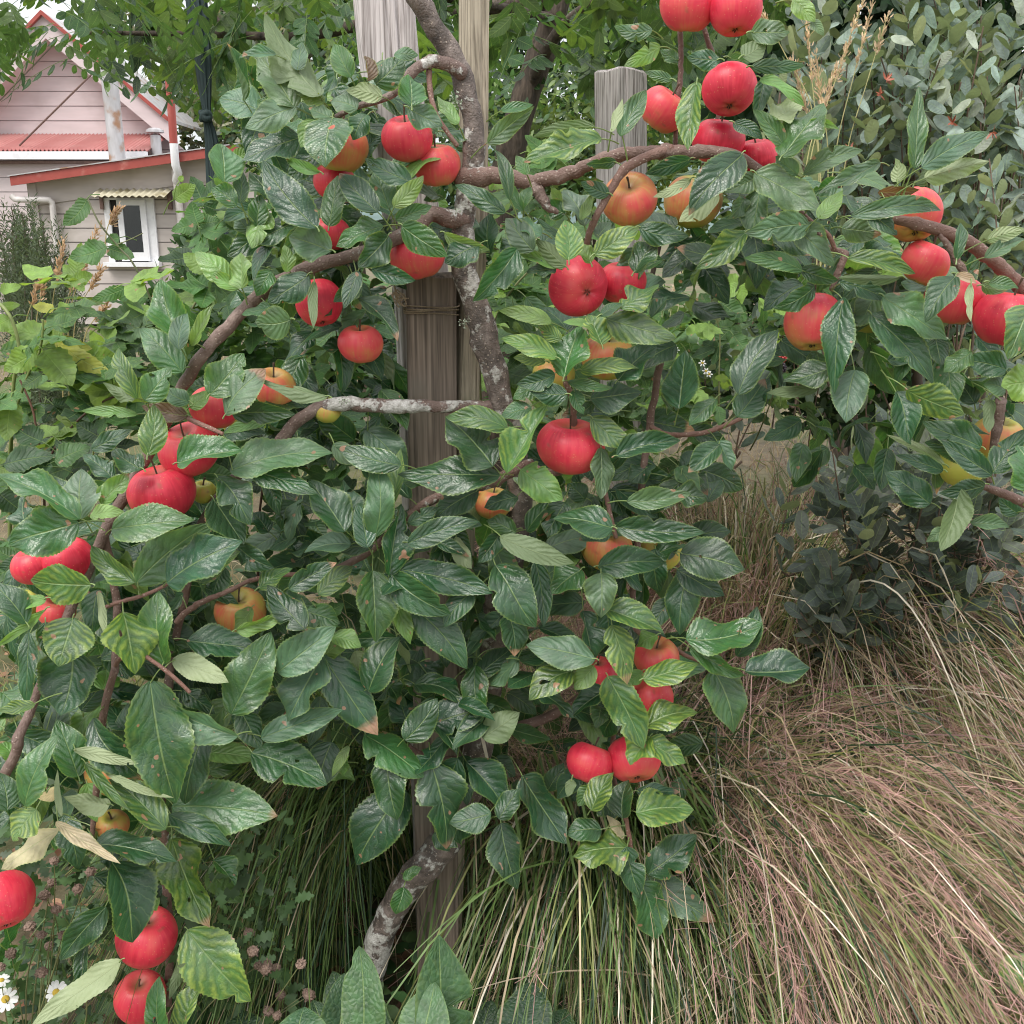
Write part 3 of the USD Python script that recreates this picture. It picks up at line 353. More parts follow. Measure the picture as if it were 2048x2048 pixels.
# ------------------------------------------------------------------ apples: px py rx Yoffset stem(right, up, toward) red green squash label
AP = [
 (682, 298, 54, .05, (.1, .9, .1), .55, .5, .98, 'orange-red apple behind a broad leaf, left of the tall pale post'),
 (668, 366, 40, .10, (.1, .9, -.1), .8, .2, .95, 'red apple peeping out below the orange-red one left of the tall pale post'),
 (816, 280, 49, .03, (-.1, .85, .35), .85, .25, .98, 'shiny red apple with sunken stem, upper one of the pair left of the trunk'),
 (873, 333, 46, .05, (-.05, .95, .15), .72, .35, .97, 'red apple with a green shoulder touching the trunk, lower one of a pair'),
 (834, 515, 54, .04, (-.2, .9, .1), .75, .35, .92, 'red apple under the left limb, just above the short brown post'),
 (638, 608, 46, .04, (-.2, .9, -.35), .9, .1, 1.12, 'tall dark red apple with a curled leaf across it, left of the twine'),
 (722, 690, 43, .04, (.0, .9, .2), .7, .35, .95, 'red apple hanging left of the brown post, over the lichened limb'),
 (1375, 14, 53, .02, (.0, .95, .1), .85, .35, 1.05, 'left red apple of the pair cut by the top edge'),
 (1470, 22, 51, .0, (.0, .9, -.3), .88, .2, 1.05, 'right red apple with pale specks of the pair cut by the top edge'),
 (1459, 182, 52, .0, (.05, .85, -.5), .9, .15, .97, 'round red apple with dimpled calyx, hanging under the top pair'),
 (1436, 285, 51, .05, (.1, .9, .2), .95, .05, .95, 'bright red apple resting behind the right limb'),
 (1514, 314, 38, .08, (-.2, .9, .2), .95, .05, .95, 'red apple mostly hidden by leaves where the right limb ends'),
 (1325, 222, 45, .06, (.5, .8, .3), .75, .3, .97, 'red apple hanging on the thin dark twig, left of the veined leaf'),
 (1260, 401, 54, .0, (-.15, .7, .72), .55, .75, .97, 'yellow and red apple showing its stem hollow under the right limb'),
 (1384, 406, 56, .12, (.1, .9, .2), .42, .7, 1.0, 'dull green-orange apple in shade behind leaves, right of the yellow one'),
 (1159, 574, 57, .0, (-.32, .2, -.92), .95, .1, .97, 'bright pinkish red apple with its calyx facing out, in mid tree'),
 (1245, 567, 47, .05, (.0, .9, .1), .9, .1, .95, 'red apple touching the right side of the calyx-facing apple'),
 (1827, 432, 54, .04, (.0, .85, -.45), .68, .45, .97, 'red apple with a green base behind the bare cut limb at right'),
 (1849, 529, 45, .04, (.35, .9, .05), .72, .4, 1.02, 'pear-shaped red apple hanging below the bare limb at right'),
 (1527, 490, 43, .12, (.0, .9, .1), .4, .7, .95, 'greenish apple with a red cheek hidden among leaves below the right limb end'),
 (1627, 647, 55, .0, (.1, .9, -.38), .72, .35, 1.12, 'tall red apple with green base beside a long hanging leaf'),
 (1905, 604, 56, .05, (.1, .9, .0), .8, .3, .97, 'red apple behind a dark leaf, left of the apple at the right edge'),
 (2014, 641, 62, .0, (.1, .95, .1), .88, .2, .98, 'big red apple at the right edge under the bare limb'),
 (1737, 632, 40, .12, (.0, .9, .1), .15, .9, .95, 'yellow-green apple in shade, right of the long hanging leaf'),
 (1108, 752, 40, .08, (.1, .9, .1), .2, .85, .92, 'small yellow apple behind leaves above the big red one in mid tree'),
 (1213, 716, 52, .06, (.1, .9, .25), .36, .7, .95, 'pale orange-yellow apple half covered by a curved leaf in mid tree'),
 (1140, 896, 65, -.01, (.0, .98, .12), .86, .3, .90, 'biggest red apple, broad and flat shouldered, right of the trunk'),
 (985, 1008, 36, .08, (.1, .9, .1), .42, .6, .97, 'small orange apple in shade in front of the trunk below the left twig'),
 (1212, 1098, 49, .07, (.1, .9, .2), .45, .55, .98, 'shaded orange apple behind dark leaves below the biggest red apple'),
 (1316, 1102, 44, .14, (.1, .9, .2), .18, .9, .95, 'yellow-green apple in shade beside the orange one below the biggest red apple'),
 (1312, 1318, 44, -.01, (.0, .95, .2), .62, .45, .95, 'orange-red apple at the top of the lower right cluster'),
 (1195, 1352, 40, .05, (.0, .9, .1), .75, .25, .97, 'red apple half hidden by a veined leaf at the left of the lower right cluster'),
 (1300, 1400, 43, -.02, (.1, .9, -.1), .75, .3, 1.12, 'red apple seen between yellowing leaves in the lower right cluster'),
 (1179, 1529, 45, .0, (.3, .85, -.4), .85, .2, .98, 'left red apple of the lowest pair above the grass'),
 (1268, 1520, 52, .01, (-.1, .62, -.75), .85, .3, .97, 'right red apple of the lowest pair with its calyx showing'),
 (430, 817, 49, .03, (.05, .9, .2), .75, .3, .97, 'red apple behind two leaves, uppermost on the left limb'),
 (379, 902, 62, .02, (-.15, .9, .3), .85, .25, .92, 'big red apple partly behind a dark leaf, middle of three on the left limb'),
 (325, 990, 69, .01, (-.1, .85, .1), .85, .2, .95, 'big red apple with a bright leaf over its front, on the left limb'),
 (68, 1132, 43, .03, (-.2, .9, .2), .88, .15, .98, 'red apple at the left edge of the pair under the broad leaf'),
 (132, 1122, 53, .03, (.1, .9, .2), .9, .1, .98, 'red apple at the right of the pair under the broad leaf'),
 (112, 1224, 38, .06, (.2, .9, .2), .62, .35, .95, 'dull red apple in shade crossed by leaf stalks, far left'),
 (48, 1212, 34, .12, (.2, .9, .2), .25, .8, .95, 'greenish brown apple in deep shade at far left'),
 (480, 1224, 48, .09, (.1, .9, .4), .38, .6, .95, 'orange apple with a dry calyx in the dark inner crown'),
 (548, 778, 42, .06, (.1, .9, .3), .5, .5, .97, 'orange-red apple behind a dark curled leaf at the lichened limb'),
 (232, 1538, 60, .09, (.1, .9, .2), .3, .65, .95, 'large dull orange apple in shade behind pale curled leaves, lower left'),
 (224, 1652, 34, .08, (.1, .9, .2), .35, .6, .95, 'orange apple peeping past a dark leaf edge, lower left'),
 (3, 1805, 64, .0, (-.4, .6, -.5), .9, .15, 1.02, 'red apple cut by the left edge, calyx to the right'),
 (294, 1876, 61, .0, (.2, .9, .1), .88, .2, 1.0, 'red apple with a leaf lying against it, upper of two at the bottom left'),
 (281, 1997, 50, .03, (.1, .9, .2), .78, .25, 1.15, 'darker red apple at the bottom edge below another'),
 (1922, 935, 44, .08, (.1, .9, .2), .08, .95, .97, 'green-yellow apple in shade at the right below dark leaves'),
 (1994, 880, 48, .09, (.1, .9, .2), .30, .75, .97, 'orange-green apple behind a vertical twig at the right'),
 (407, 985, 26, .08, (.1, .9, .2), .03, 1.0, 1.0, 'small green apple beside the lowest of the three big apples on the left'),
 (655, 822, 27, .04, (.1, .9, .2), .15, .9, .95, 'small yellow apple just under the lichened limb'),
 (660, 470, 38, .08, (.0, .9, .1), .85, .2, .95, 'red apple almost hidden behind leaves above the left limb'),
 (478, 850, 30, .09, (.0, .9, .1), .1, .9, .95, 'yellow-green apple in shade behind the uppermost apple of the left limb'),
]
# ------------------------------------------------------------------ apple leaves traced one by one: bx by tx ty width kind[+ nearer, - farther]
TR = {}
TR['A'] = """1760 520 1480 95 190 o;1620 590 1440 310 195 s;1520 300 1330 320 75 s;1440 620 1225 550 160 s-;1630 590 1370 700 140 s;1515 612 1425 560 85 g;1735 665 1665 805 110 l;1835 655 1800 905 235 g+;1650 760 1350 885 150 d;
1240 1005 1222 808 185 s;1305 1135 1175 1045 115 g+;1325 1120 1340 960 85 d;1742 1252 1468 908 185 d+;1818 1245 1862 985 125 g;1825 1385 1610 1310 200 s+;1330 1590 1330 1405 120 l+;1310 1592 1168 1515 85 l;980 1850 895 1562 255 g+;
990 1925 1030 1738 115 s+;1060 1905 1180 1690 85 l+;1000 2050 785 1830 170 g;1600 1765 1420 1775 170 s+;1500 1700 1345 1735 65 g;1490 1498 1420 1625 95 g;1700 1520 1490 1660 150 d;1990 1560 1850 1660 135 d;1735 1555 1730 1795 52 o+;
1580 1500 1570 1362 75 l;1270 1560 1090 1400 120 l;1830 652 1712 600 75 s;1790 558 1638 505 80 l;1640 385 1665 240 85 s;1935 425 1850 255 125 g;1500 1100 1385 960 110 d-;1760 952 1590 880 85 l;1290 900 1375 828 75 l-;1420 1250 1450 1080 110 g-;
1700 900 1600 1000 100 d-;1380 1280 1300 1180 90 g-;1640 700 1760 780 90 s-;1480 1300 1370 1340 80 d-;1560 1560 1640 1700 90 d-;1850 760 1932 690 80 d-"""
TR['B'] = """150 635 75 765 115 d+;380 600 555 690 125 s+;395 582 380 422 155 g+;200 462 345 325 145 d;150 445 140 318 85 b;300 305 425 305 60 s;230 532 45 500 95 u;95 600 -40 560 125 s;150 815 240 722 65 d-;390 1005 155 885 115 d;205 1168 10 970 155 d+;
270 1150 198 945 135 g;300 1140 450 980 95 l+;345 1090 425 1010 65 s;310 1212 495 1140 95 g;345 1250 578 1405 145 g+;235 1250 -5 1355 115 g+;265 1305 110 1465 165 d+;180 1490 402 1545 135 d+;580 1290 812 1375 85 l;765 1358 590 1445 135 d;
100 1500 25 1690 85 d+;105 1650 305 1868 135 d;908 1172 652 1030 95 d+;935 1100 855 842 95 d+;1010 1165 915 1015 85 g;1005 1155 1050 1040 75 g;820 785 1055 600 110 s;890 610 1055 580 55 g;1435 765 1040 892 185 y+;1400 700 1082 755 75 o;
1550 748 1682 512 125 g;1498 725 1555 555 50 u+;1520 890 1368 905 65 d;1765 258 1580 360 85 l;1720 165 1525 145 85 s;1830 442 1690 398 55 g;1262 1432 1242 1228 155 Y+;1200 1478 965 1372 85 l;1240 1472 1088 1335 95 o;1408 1405 1635 1265 135 Y+;
1420 1312 1490 1228 85 s;1380 1452 1318 1348 75 l;1065 1382 925 1215 145 s;1112 1292 962 1210 85 s;972 1378 748 1645 165 d+;1190 1488 1038 1502 85 d;1628 1502 1755 1338 130 d;1658 1258 1908 1300 115 d;1935 992 1742 1082 55 u;1550 1702 1748 1578 115 y+;
1478 1762 1832 1862 155 y+;1442 1902 1375 1748 135 Y+;1370 1792 1238 1780 45 l+;1162 1782 895 1720 85 l+;1220 1872 1100 1788 75 Y+;1720 1752 1812 1642 85 d;1440 1742 1552 1680 55 d+;830 1402 830 1188 115 d-;1350 1242 1240 1058 125 s-;1330 1212 1382 1082 75 l;
1482 1072 1338 1008 85 d;650 682 542 538 65 l;1700 1002 1782 888 75 s-;1932 882 1700 955 85 d;1030 962 975 865 65 g;700 830 590 740 60 g-;470 870 300 820 70 d-;1240 1180 1130 1120 100 d-;1500 1300 1420 1180 110 d-;1000 1330 890 1450 110 d-"""
TR['C'] = """125 462 80 805 175 Y+;430 182 625 178 135 s+;380 312 505 235 105 o+;250 332 82 318 95 d;430 372 706 362 75 d;480 438 706 582 65 l;500 440 458 655 115 d;540 662 695 560 105 u;330 682 480 765 75 d;600 862 812 588 165 g;602 802 448 618 105 g;750 665 902 712 55 l;
372 858 100 1168 190 d+;240 1068 42 1215 110 u;452 978 290 1060 125 s;450 958 795 1150 170 s+;680 962 568 868 95 s;720 962 1022 838 110 s;1132 898 818 1062 110 s;1375 922 1718 742 135 s+;1390 982 1718 895 150 u+;1330 922 1350 503 92 g+;1310 922 1332 672 75 l;
1232 1002 1220 882 75 u;1330 1012 1372 928 85 o;985 1192 1442 1165 105 s+;1130 1062 1342 1048 65 b;1075 1182 1222 1290 110 d+;930 1262 1132 1292 125 s+;800 1202 922 1062 85 l+;782 1122 598 1120 105 s;470 1060 430 1302 145 s;742 1242 415 1285 150 s+;
392 1088 298 1202 95 s;382 1232 198 1282 75 s;392 1288 135 1475 180 y+;458 1298 542 1352 75 Y+;632 1240 865 1455 145 s;702 1492 408 1428 95 g+;700 1490 895 1542 100 d;968 1430 1308 1505 125 y+;1242 1532 925 1532 75 o+;920 1560 1175 1655 105 d;
935 1650 890 2140 150 d+;1090 1740 1410 2100 170 d;1158 1640 1482 1862 170 s;1552 1530 1398 1765 160 d+;1558 1518 1662 1562 65 p;1640 1568 1640 1762 45 u+;1740 1562 1892 1592 75 g;1700 1582 1832 1602 65 o;1735 1322 1932 1268 85 u;1718 1422 1925 1328 115 s;
1560 1432 1580 1242 82 d+;1965 1700 1850 1965 200 y+;772 1580 558 1692 105 d;660 -5 772 112 95 l;760 112 822 192 55 s;560 1100 470 1180 90 s-;900 1000 760 1060 100 g-;1040 1330 900 1420 110 d-;620 1330 500 1400 90 d-;880 1330 760 1420 90 s-;640 1000 520 960 80 g-;1240 1290 1350 1200 90 d-;300 320 420 340 70 g-;30 340 -70 280 70 g-"""
TR['D'] = """432 985 5 760 195 g+;425 1010 72 1122 265 g+;450 982 450 728 180 s;560 902 702 738 115 l;782 712 628 608 115 d;755 320 660 62 110 y+;802 332 935 158 140 g+;742 322 578 240 85 o;815 632 845 372 140 y+;752 412 468 392 62 l;1032 420 798 368 110 b;1042 342 918 278 105 s;
1050 372 1155 288 85 l;1160 302 1335 88 190 g+;1250 412 1452 175 160 s+;1290 412 1608 410 125 d+;1802 312 1445 212 95 o+;1482 440 1248 512 65 l;1220 562 1452 518 95 d;985 682 1314 618 212 g+;1280 722 1805 632 180 s+;1390 720 1728 842 122 d+;1200 762 1372 1004 172 d+;
1180 882 1335 1112 190 d;625 1042 1044 998 205 g+;500 972 672 948 75 l+;742 1335 520 1148 160 y+;495 1352 190 1328 195 Y+;755 1342 1152 1035 200 s;930 1337 1310 1125 222 d+;1100 1342 1312 1178 125 y;540 1382 508 1612 125 d;545 1392 592 1642 55 u+;
402 1540 328 1785 240 y+;680 1510 742 1822 240 Y+;910 1782 880 1410 192 g+;252 1560 262 1735 95 d;400 1715 338 2050 290 d;160 1620 150 2000 95 d;142 1562 -30 1350 145 d+;250 1432 -20 1502 85 l+;250 1492 -20 1690 65 l+;960 1762 1242 1882 125 u+;
1040 1662 1395 1702 170 d;1280 2057 1482 1638 250 g+;1540 1832 1835 1598 212 s+;1680 1592 1488 1368 150 d+;1390 1482 1300 1592 95 l;1310 1602 1552 1520 105 l+;1600 1372 1842 1238 125 d+;1430 1372 1602 1268 85 y;1310 1132 1502 1252 130 d;1690 1500 1865 1562 140 g;
1760 1402 1935 1258 112 y;1935 1130 1695 1172 112 s;1900 1052 1718 788 190 d+;1790 1742 1935 1640 92 l;1780 1740 1600 2085 200 s+;1790 1750 2067 2153 225 d+;1840 580 1980 680 100 s;510 602 712 500 92 d;620 760 470 640 100 d-;1100 1000 1010 1120 110 d-;830 1230 700 1160 110 d-;
1240 1260 1180 1400 110 d-;1000 1500 900 1560 110 d-;1640 900 1560 1040 120 d-;1480 1060 1400 960 110 d-;900 1180 1040 1120 100 d-;1500 700 1420 600 100 d-;1440 1740 1350 1600 120 d-;300 1180 180 1100 110 d-;600 1700 700 1860 120 d-"""
TR['E'] = """1240 200 1322 -62 185 g+;1190 100 905 0 112 Y+;1130 122 968 100 82 Y;1182 190 988 242 110 d+;1330 168 1632 160 92 Y+;1540 222 1735 45 170 d;1260 232 1492 262 62 g+;1100 250 965 322 102 g;1252 302 1058 278 112 d+;1290 280 1342 402 85 g+;1400 342 1310 412 65 d;
1390 322 1648 288 150 d;1052 372 898 422 92 g;925 728 1132 385 192 Y+;840 692 598 438 232 d+;922 492 605 428 132 y+;872 747 355 742 170 d+;1000 720 1215 872 172 l+;1390 430 1602 575 132 y;1530 642 1856 560 170 d;1440 600 1440 862 122 s;1590 892 1915 850 152 s+;
1500 1037 1195 990 160 d+;1240 900 1150 1082 140 d;1530 1030 1985 1062 190 d+;1490 1062 1330 1102 95 d;1430 1252 1772 1230 172 d;1440 1290 1440 1518 190 s+;1330 1270 1180 1392 152 g;890 1090 1268 1222 122 o+;1468 1482 1768 1612 190 y+;1500 1580 1580 1882 150 Y+;
1340 1500 1390 1772 160 d;1400 1762 1052 1688 172 s+;1400 1802 1300 1922 115 l+;1280 1830 1058 1978 160 y+;1935 1260 1880 1604 172 d;1830 1430 1728 1592 105 d;1680 1872 1962 1790 130 Y+;1670 1832 1575 1900 75 l;1750 1632 1645 1692 82 l;860 1250 1067 1564 222 d+;
1080 1230 1122 1562 122 d;930 1520 962 1732 142 d;345 1270 812 1390 170 d+;285 1290 592 1502 172 d+;180 1280 195 1645 220 g+;300 1400 382 1662 112 l;415 1490 682 1795 192 d+;730 1390 588 1572 125 d+;275 1292 332 928 190 d+;380 1122 742 1010 142 d+;530 1110 702 1192 92 d;
760 832 540 972 152 d;980 870 808 922 95 d;970 1062 818 1000 112 g;880 1072 768 1222 112 d;190 1082 190 686 166 s+;50 1052 18 786 160 s;150 1142 98 918 122 d+;180 1130 -20 1152 85 d;290 902 332 618 92 y;330 690 0 598 132 d+;480 782 352 780 75 g;380 1010 532 928 85 d;
640 1090 722 1252 105 u;310 1642 18 1652 112 d;-40 1640 108 1692 102 l+;160 1935 322 1655 190 d+;350 1650 562 1935 222 d-;80 1720 130 1822 92 u;600 1300 720 1180 110 d-;1000 560 900 640 110 d-;1480 830 1560 960 120 d-;1350 880 1260 800 110 d-;1700 700 1600 780 110 d-;780 1340 700 1480 100 d-;1250 1250 1330 1130 100 d-;1850 1180 1760 1120 110 d-;560 1000 640 900 100 d-;1640 1240 1750 1330 100 d-;620 1600 700 1440 110 d-"""
TR['F'] = """360 292 562 -35 172 d;350 420 492 228 152 d;30 372 62 78 180 d;230 330 92 464 102 g;440 370 522 218 112 d;790 270 528 290 62 o;885 142 618 222 132 d;1000 170 952 438 190 s+;1230 290 1302 558 212 d+;1290 280 1582 404 162 y+;1690 592 1392 458 152 d;1750 742 1492 562 122 d+;
1620 662 1398 570 112 d;1490 690 1193 533 62 u;1480 720 1240 640 85 d;1760 732 1922 508 132 d;1985 842 1898 598 250 g+;1712 802 1478 842 102 d;1410 902 1178 740 152 d;1570 822 1478 1144 132 o+;1640 1012 1838 1032 102 s;1490 1042 1398 1110 65 s;1830 162 1608 110 142 d;
1640 70 1498 172 112 g;1828 282 1715 248 92 s;1990 230 1818 252 202 l+;1750 330 1740 502 62 o;0 860 172 880 132 d;250 580 88 722 162 d;240 560 312 712 102 s;40 1180 368 1262 222 d+;20 1270 262 1402 152 d;75 1652 462 1570 182 g+;90 1700 372 1842 132 g+;350 1742 452 1488 162 d;
400 1830 728 1810 222 d+;220 1825 322 2146 200 g+;1000 700 1100 820 110 d-;1660 350 1580 230 100 d-;1860 420 1780 330 100 d-;1200 140 1300 220 110 d-;1900 960 1800 880 100 d-"""
TR['G'] = """830 50 962 672 310 g+;1305 342 926 178 192 s+;1450 352 1864 208 152 s+;1395 440 1778 602 222 d+;1130 310 1028 692 202 d;520 250 772 562 190 d;140 722 312 358 162 g+;430 562 320 270 170 g;190 170 0 202 72 y+;410 420 742 490 65 u+;470 490 704 742 82 y+;570 522 934 672 48 u+;
910 852 618 598 172 y+;960 732 1494 780 282 g+;940 782 1258 942 132 d+;530 940 948 1032 162 d+;620 1050 725 1454 250 d+;950 920 1145 1368 202 y+;1180 1030 1290 1162 132 g;1040 1420 1362 1782 282 Y+;200 750 80 912 152 Y+;320 862 28 1064 108 p;315 820 642 1032 68 p+;340 782 320 543 32 u+;
320 640 214 682 62 p;600 722 368 680 142 u;660 1590 200 1925 130 u+;580 1290 348 1562 152 d;480 1500 470 1752 102 d;880 1980 880 1688 122 g+;1000 1960 1112 1708 152 Y+;1010 1540 938 1782 62 o;40 750 0 558 152 d;850 1302 880 1238 65 Y;1925 400 1838 558 52 l+;1830 380 1758 622 182 d;
1330 210 1432 402 132 d;700 300 600 180 110 d-;80 480 0 380 100 l-;1000 200 900 60 140 d-;1200 200 1120 80 120 d-;400 900 300 760 110 d-;760 1180 850 1060 110 d-;1100 640 1200 760 120 d-;60 600 160 460 120 d-;1560 240 1640 380 120 d-;450 200 560 60 120 d-"""
TR['H'] = """140 340 442 554 172 g+;360 362 526 148 152 d+;500 280 832 180 192 d;790 350 978 220 152 o;260 470 312 784 192 d+;350 640 108 1026 262 d;505 500 582 936 250 d+;700 490 912 744 232 d;830 770 618 820 142 d+;700 810 588 962 122 d;880 800 992 638 112 d+;1010 570 1234 914 192 d;
890 830 976 1164 172 d+;1590 960 1303 1006 182 Y+;1640 770 1932 750 200 Y+;1390 750 1502 558 132 y+;1560 792 1592 598 142 d;1400 620 1318 722 95 g;1640 650 1862 652 72 d;1440 860 1258 880 122 d;1705 1100 1952 900 200 d;1580 960 1652 1222 142 d+;1660 1150 1747 1442 192 g+;
1700 1112 2052 1352 172 s;1560 910 1478 788 58 p;1280 580 1258 672 52 o;1480 90 1290 226 142 d;1480 20 1662 388 192 y+;1710 350 1608 492 160 Y+;1690 290 1955 218 152 Y+;1690 370 1895 484 122 Y+;350 1130 446 1072 78 g;350 1180 310 1316 112 g;520 880 600 972 80 d;0 430 20 552 82 l;
420 660 560 560 110 d-;760 620 640 560 110 d-;1150 640 1230 500 110 d-;1420 700 1540 780 100 d-;860 460 960 560 110 d-;1620 1060 1540 940 110 d-"""
TR['I'] = """1835 1745 1990 1565 185 Y+"""
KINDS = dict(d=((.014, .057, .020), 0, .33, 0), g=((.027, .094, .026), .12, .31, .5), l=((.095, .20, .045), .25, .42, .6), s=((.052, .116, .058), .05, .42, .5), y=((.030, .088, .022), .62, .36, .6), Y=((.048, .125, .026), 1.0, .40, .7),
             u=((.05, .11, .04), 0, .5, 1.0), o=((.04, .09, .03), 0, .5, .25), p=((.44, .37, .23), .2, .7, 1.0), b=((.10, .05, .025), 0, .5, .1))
recs = []
for c, txt in TR.items():
    x0, y0 = CROP[c]
    for e in txt.replace('\n', '').split(';'):
        q = e.split(); b = [float(t) * K for t in q[:5]]
        recs.append((x0 + b[0], y0 + b[1], x0 + b[2], y0 + b[3], b[4], q[5][0], q[5][1:]))
LB, LT, LN, LW, LC, LP, AREA, PET, SHAPE = [], [], [], [], [], [], [], [], []
allnodes = np.vstack(NODES)
def nearest(p):
    d = np.linalg.norm(allnodes - p, axis=1); i = d.argmin(); return allnodes[i], d[i]
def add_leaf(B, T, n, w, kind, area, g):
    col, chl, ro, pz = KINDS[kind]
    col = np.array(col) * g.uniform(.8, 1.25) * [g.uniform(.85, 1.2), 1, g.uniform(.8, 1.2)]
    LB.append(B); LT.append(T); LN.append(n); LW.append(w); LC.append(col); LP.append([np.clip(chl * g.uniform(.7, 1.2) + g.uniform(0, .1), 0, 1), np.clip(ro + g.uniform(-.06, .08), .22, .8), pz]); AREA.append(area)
    t = unit(T - B); L = np.linalg.norm(T - B); q, d = nearest(B)
    proj = B - EYE; dep = proj[1] * CP - proj[2] * SP; bx, by = 1024 + F * proj[0] / dep, 1024 - F * (proj[1] * SP + proj[2] * CP) / dep
    over = any((bx - a[0]) ** 2 + (by - a[1]) ** 2 < (a[2] * 1.45) ** 2 for a in AP)
    if over: S = B - t * .006
    elif d < 0.055: S = q
    else: S = B - t * min(0.022, .3 * L) + unit(q - B) * 0.01 + np.array([0, 0.026, -.004])
    PET.append((S, B + t * 0.004))
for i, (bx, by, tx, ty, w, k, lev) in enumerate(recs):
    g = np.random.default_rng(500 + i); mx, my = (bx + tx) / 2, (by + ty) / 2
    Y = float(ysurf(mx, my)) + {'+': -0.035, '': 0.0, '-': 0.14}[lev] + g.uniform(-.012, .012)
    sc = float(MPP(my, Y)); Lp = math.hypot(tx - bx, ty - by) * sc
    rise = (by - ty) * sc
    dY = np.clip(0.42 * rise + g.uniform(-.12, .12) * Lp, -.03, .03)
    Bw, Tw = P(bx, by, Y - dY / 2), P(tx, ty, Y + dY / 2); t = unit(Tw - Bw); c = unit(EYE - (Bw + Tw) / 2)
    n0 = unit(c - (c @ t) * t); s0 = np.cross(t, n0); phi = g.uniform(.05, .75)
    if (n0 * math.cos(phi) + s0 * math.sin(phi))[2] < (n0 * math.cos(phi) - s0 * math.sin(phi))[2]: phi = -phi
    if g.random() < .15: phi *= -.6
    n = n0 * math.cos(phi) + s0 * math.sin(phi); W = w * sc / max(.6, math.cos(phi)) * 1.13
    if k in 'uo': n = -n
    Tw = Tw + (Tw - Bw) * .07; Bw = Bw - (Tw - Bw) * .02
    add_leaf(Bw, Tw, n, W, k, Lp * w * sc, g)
# leaves deeper in the crown, behind the traced ones
REG = [(150, 950, 640, 1500, 60), (620, 820, 1380, 1420, 95), (640, 1380, 1200, 1560, 18), (480, 120, 780, 520, 46), (520, 520, 820, 900, 46), (0, 1050, 420, 1620, 80), (0, 1450, 420, 1900, 20), (1050, 430, 1380, 760, 18), (1380, 330, 1760, 560, 34), (1560, 560, 2048, 900, 40), (1180, 1280, 1420, 1650, 14), (780, 200, 960, 480, 10), (1040, 850, 1420, 1150, 26), (790, 1120, 960, 1560, 13, .0), (930, 1040, 1080, 1480, 13, .0), (800, 990, 950, 1160, 6, .0)]
ri = 0
for x0, y0, x1, y1, n, *nr in REG:
    for _ in range(int(n * 1.9)):
        ri += 1; g = np.random.default_rng(9000 + ri); px, py = g.uniform(x0, x1), g.uniform(y0, y1)
        if 800 < px < 1000 and 560 < py < 960: continue
        Y = float(ysurf(px, py)) + (g.uniform(.0, .055) if nr else g.uniform(.09, .30)); L = g.uniform(.06, .092); d = unit([g.normal(0, .8), g.normal(0, .5), g.normal(-.45, .5)]); b = P(px, py, Y); c = unit(EYE - b)
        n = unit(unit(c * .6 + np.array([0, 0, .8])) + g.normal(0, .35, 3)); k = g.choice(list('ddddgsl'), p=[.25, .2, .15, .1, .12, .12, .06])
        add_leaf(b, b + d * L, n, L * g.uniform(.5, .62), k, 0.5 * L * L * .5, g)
# close the gaps right under and over the small hanging sprays
LB, LT, LN, LW = map(np.array, (LB, LT, LN, LW)); n = len(LB); g = np.random.default_rng(77)
NU, NS = 40, 3
fold_ = g.uniform(.08, .55, n); fold_[g.random(n) < .14] = g.uniform(.7, 1.05)
LV, LF, LUV = leaves(LB, LT, LN, LW, fold=fold_, curl=g.normal(.10, .10, n), wave=g.uniform(.03, .20, n), prof=(.60, .92), nu=NU, ns=NS, serr=.028, twist=g.normal(0, .35, n), seed=5, droop=g.uniform(0, .35, n))
order = np.argsort(-np.array(AREA)); rest = []
for rank, i in enumerate(order):
    S, E_ = PET[i]; mid = (S + E_) / 2 + np.array([0, 0, .004]); tt = np.linspace(0, 1, 5)[:, None]
    pv, pf = tube((1 - tt) ** 2 * S + 2 * tt * (1 - tt) * mid + tt ** 2 * E_, [.0012, .001, .0009, .0009, .0009], 4, cap=False)
    v, f = cat_((LV[i], LF), (pv, pf)); uv = np.vstack([LUV, np.tile([[.03, .5]], (len(pv), 1))])
    c = np.tile(LC[i], (len(v), 1)); c[len(LV[i]):] = (.13, .19, .06); gi = np.random.default_rng(int(i)); nv_ = len(LV[i])
    if gi.random() < .08:
        ed = np.clip((LUV[:, 0] - gi.uniform(.78, .92)) / .07 + gi.normal(0, .15, nv_), 0, 1)[:, None]; c[:nv_] = c[:nv_] * (1 - ed) + np.array((.30, .17, .11)) * gi.uniform(.6, 1.3) * ed
    p = np.tile(LP[i], (len(v), 1))
    if rank < 300: part(apple_tree, 'leaf', (v, f), M['leaf'], smooth=True, uv=uv, col=c, par=p)
    else: rest.append((v, f, uv, c, p))
v, f = cat_(*[(r[0], r[1]) for r in rest])
part(apple_tree, 'foliage', (v, f), M['leaf'], smooth=True, uv=np.vstack([r[2] for r in rest]), col=np.vstack([r[3] for r in rest]), par=np.vstack([r[4] for r in rest]), kind='stuff')

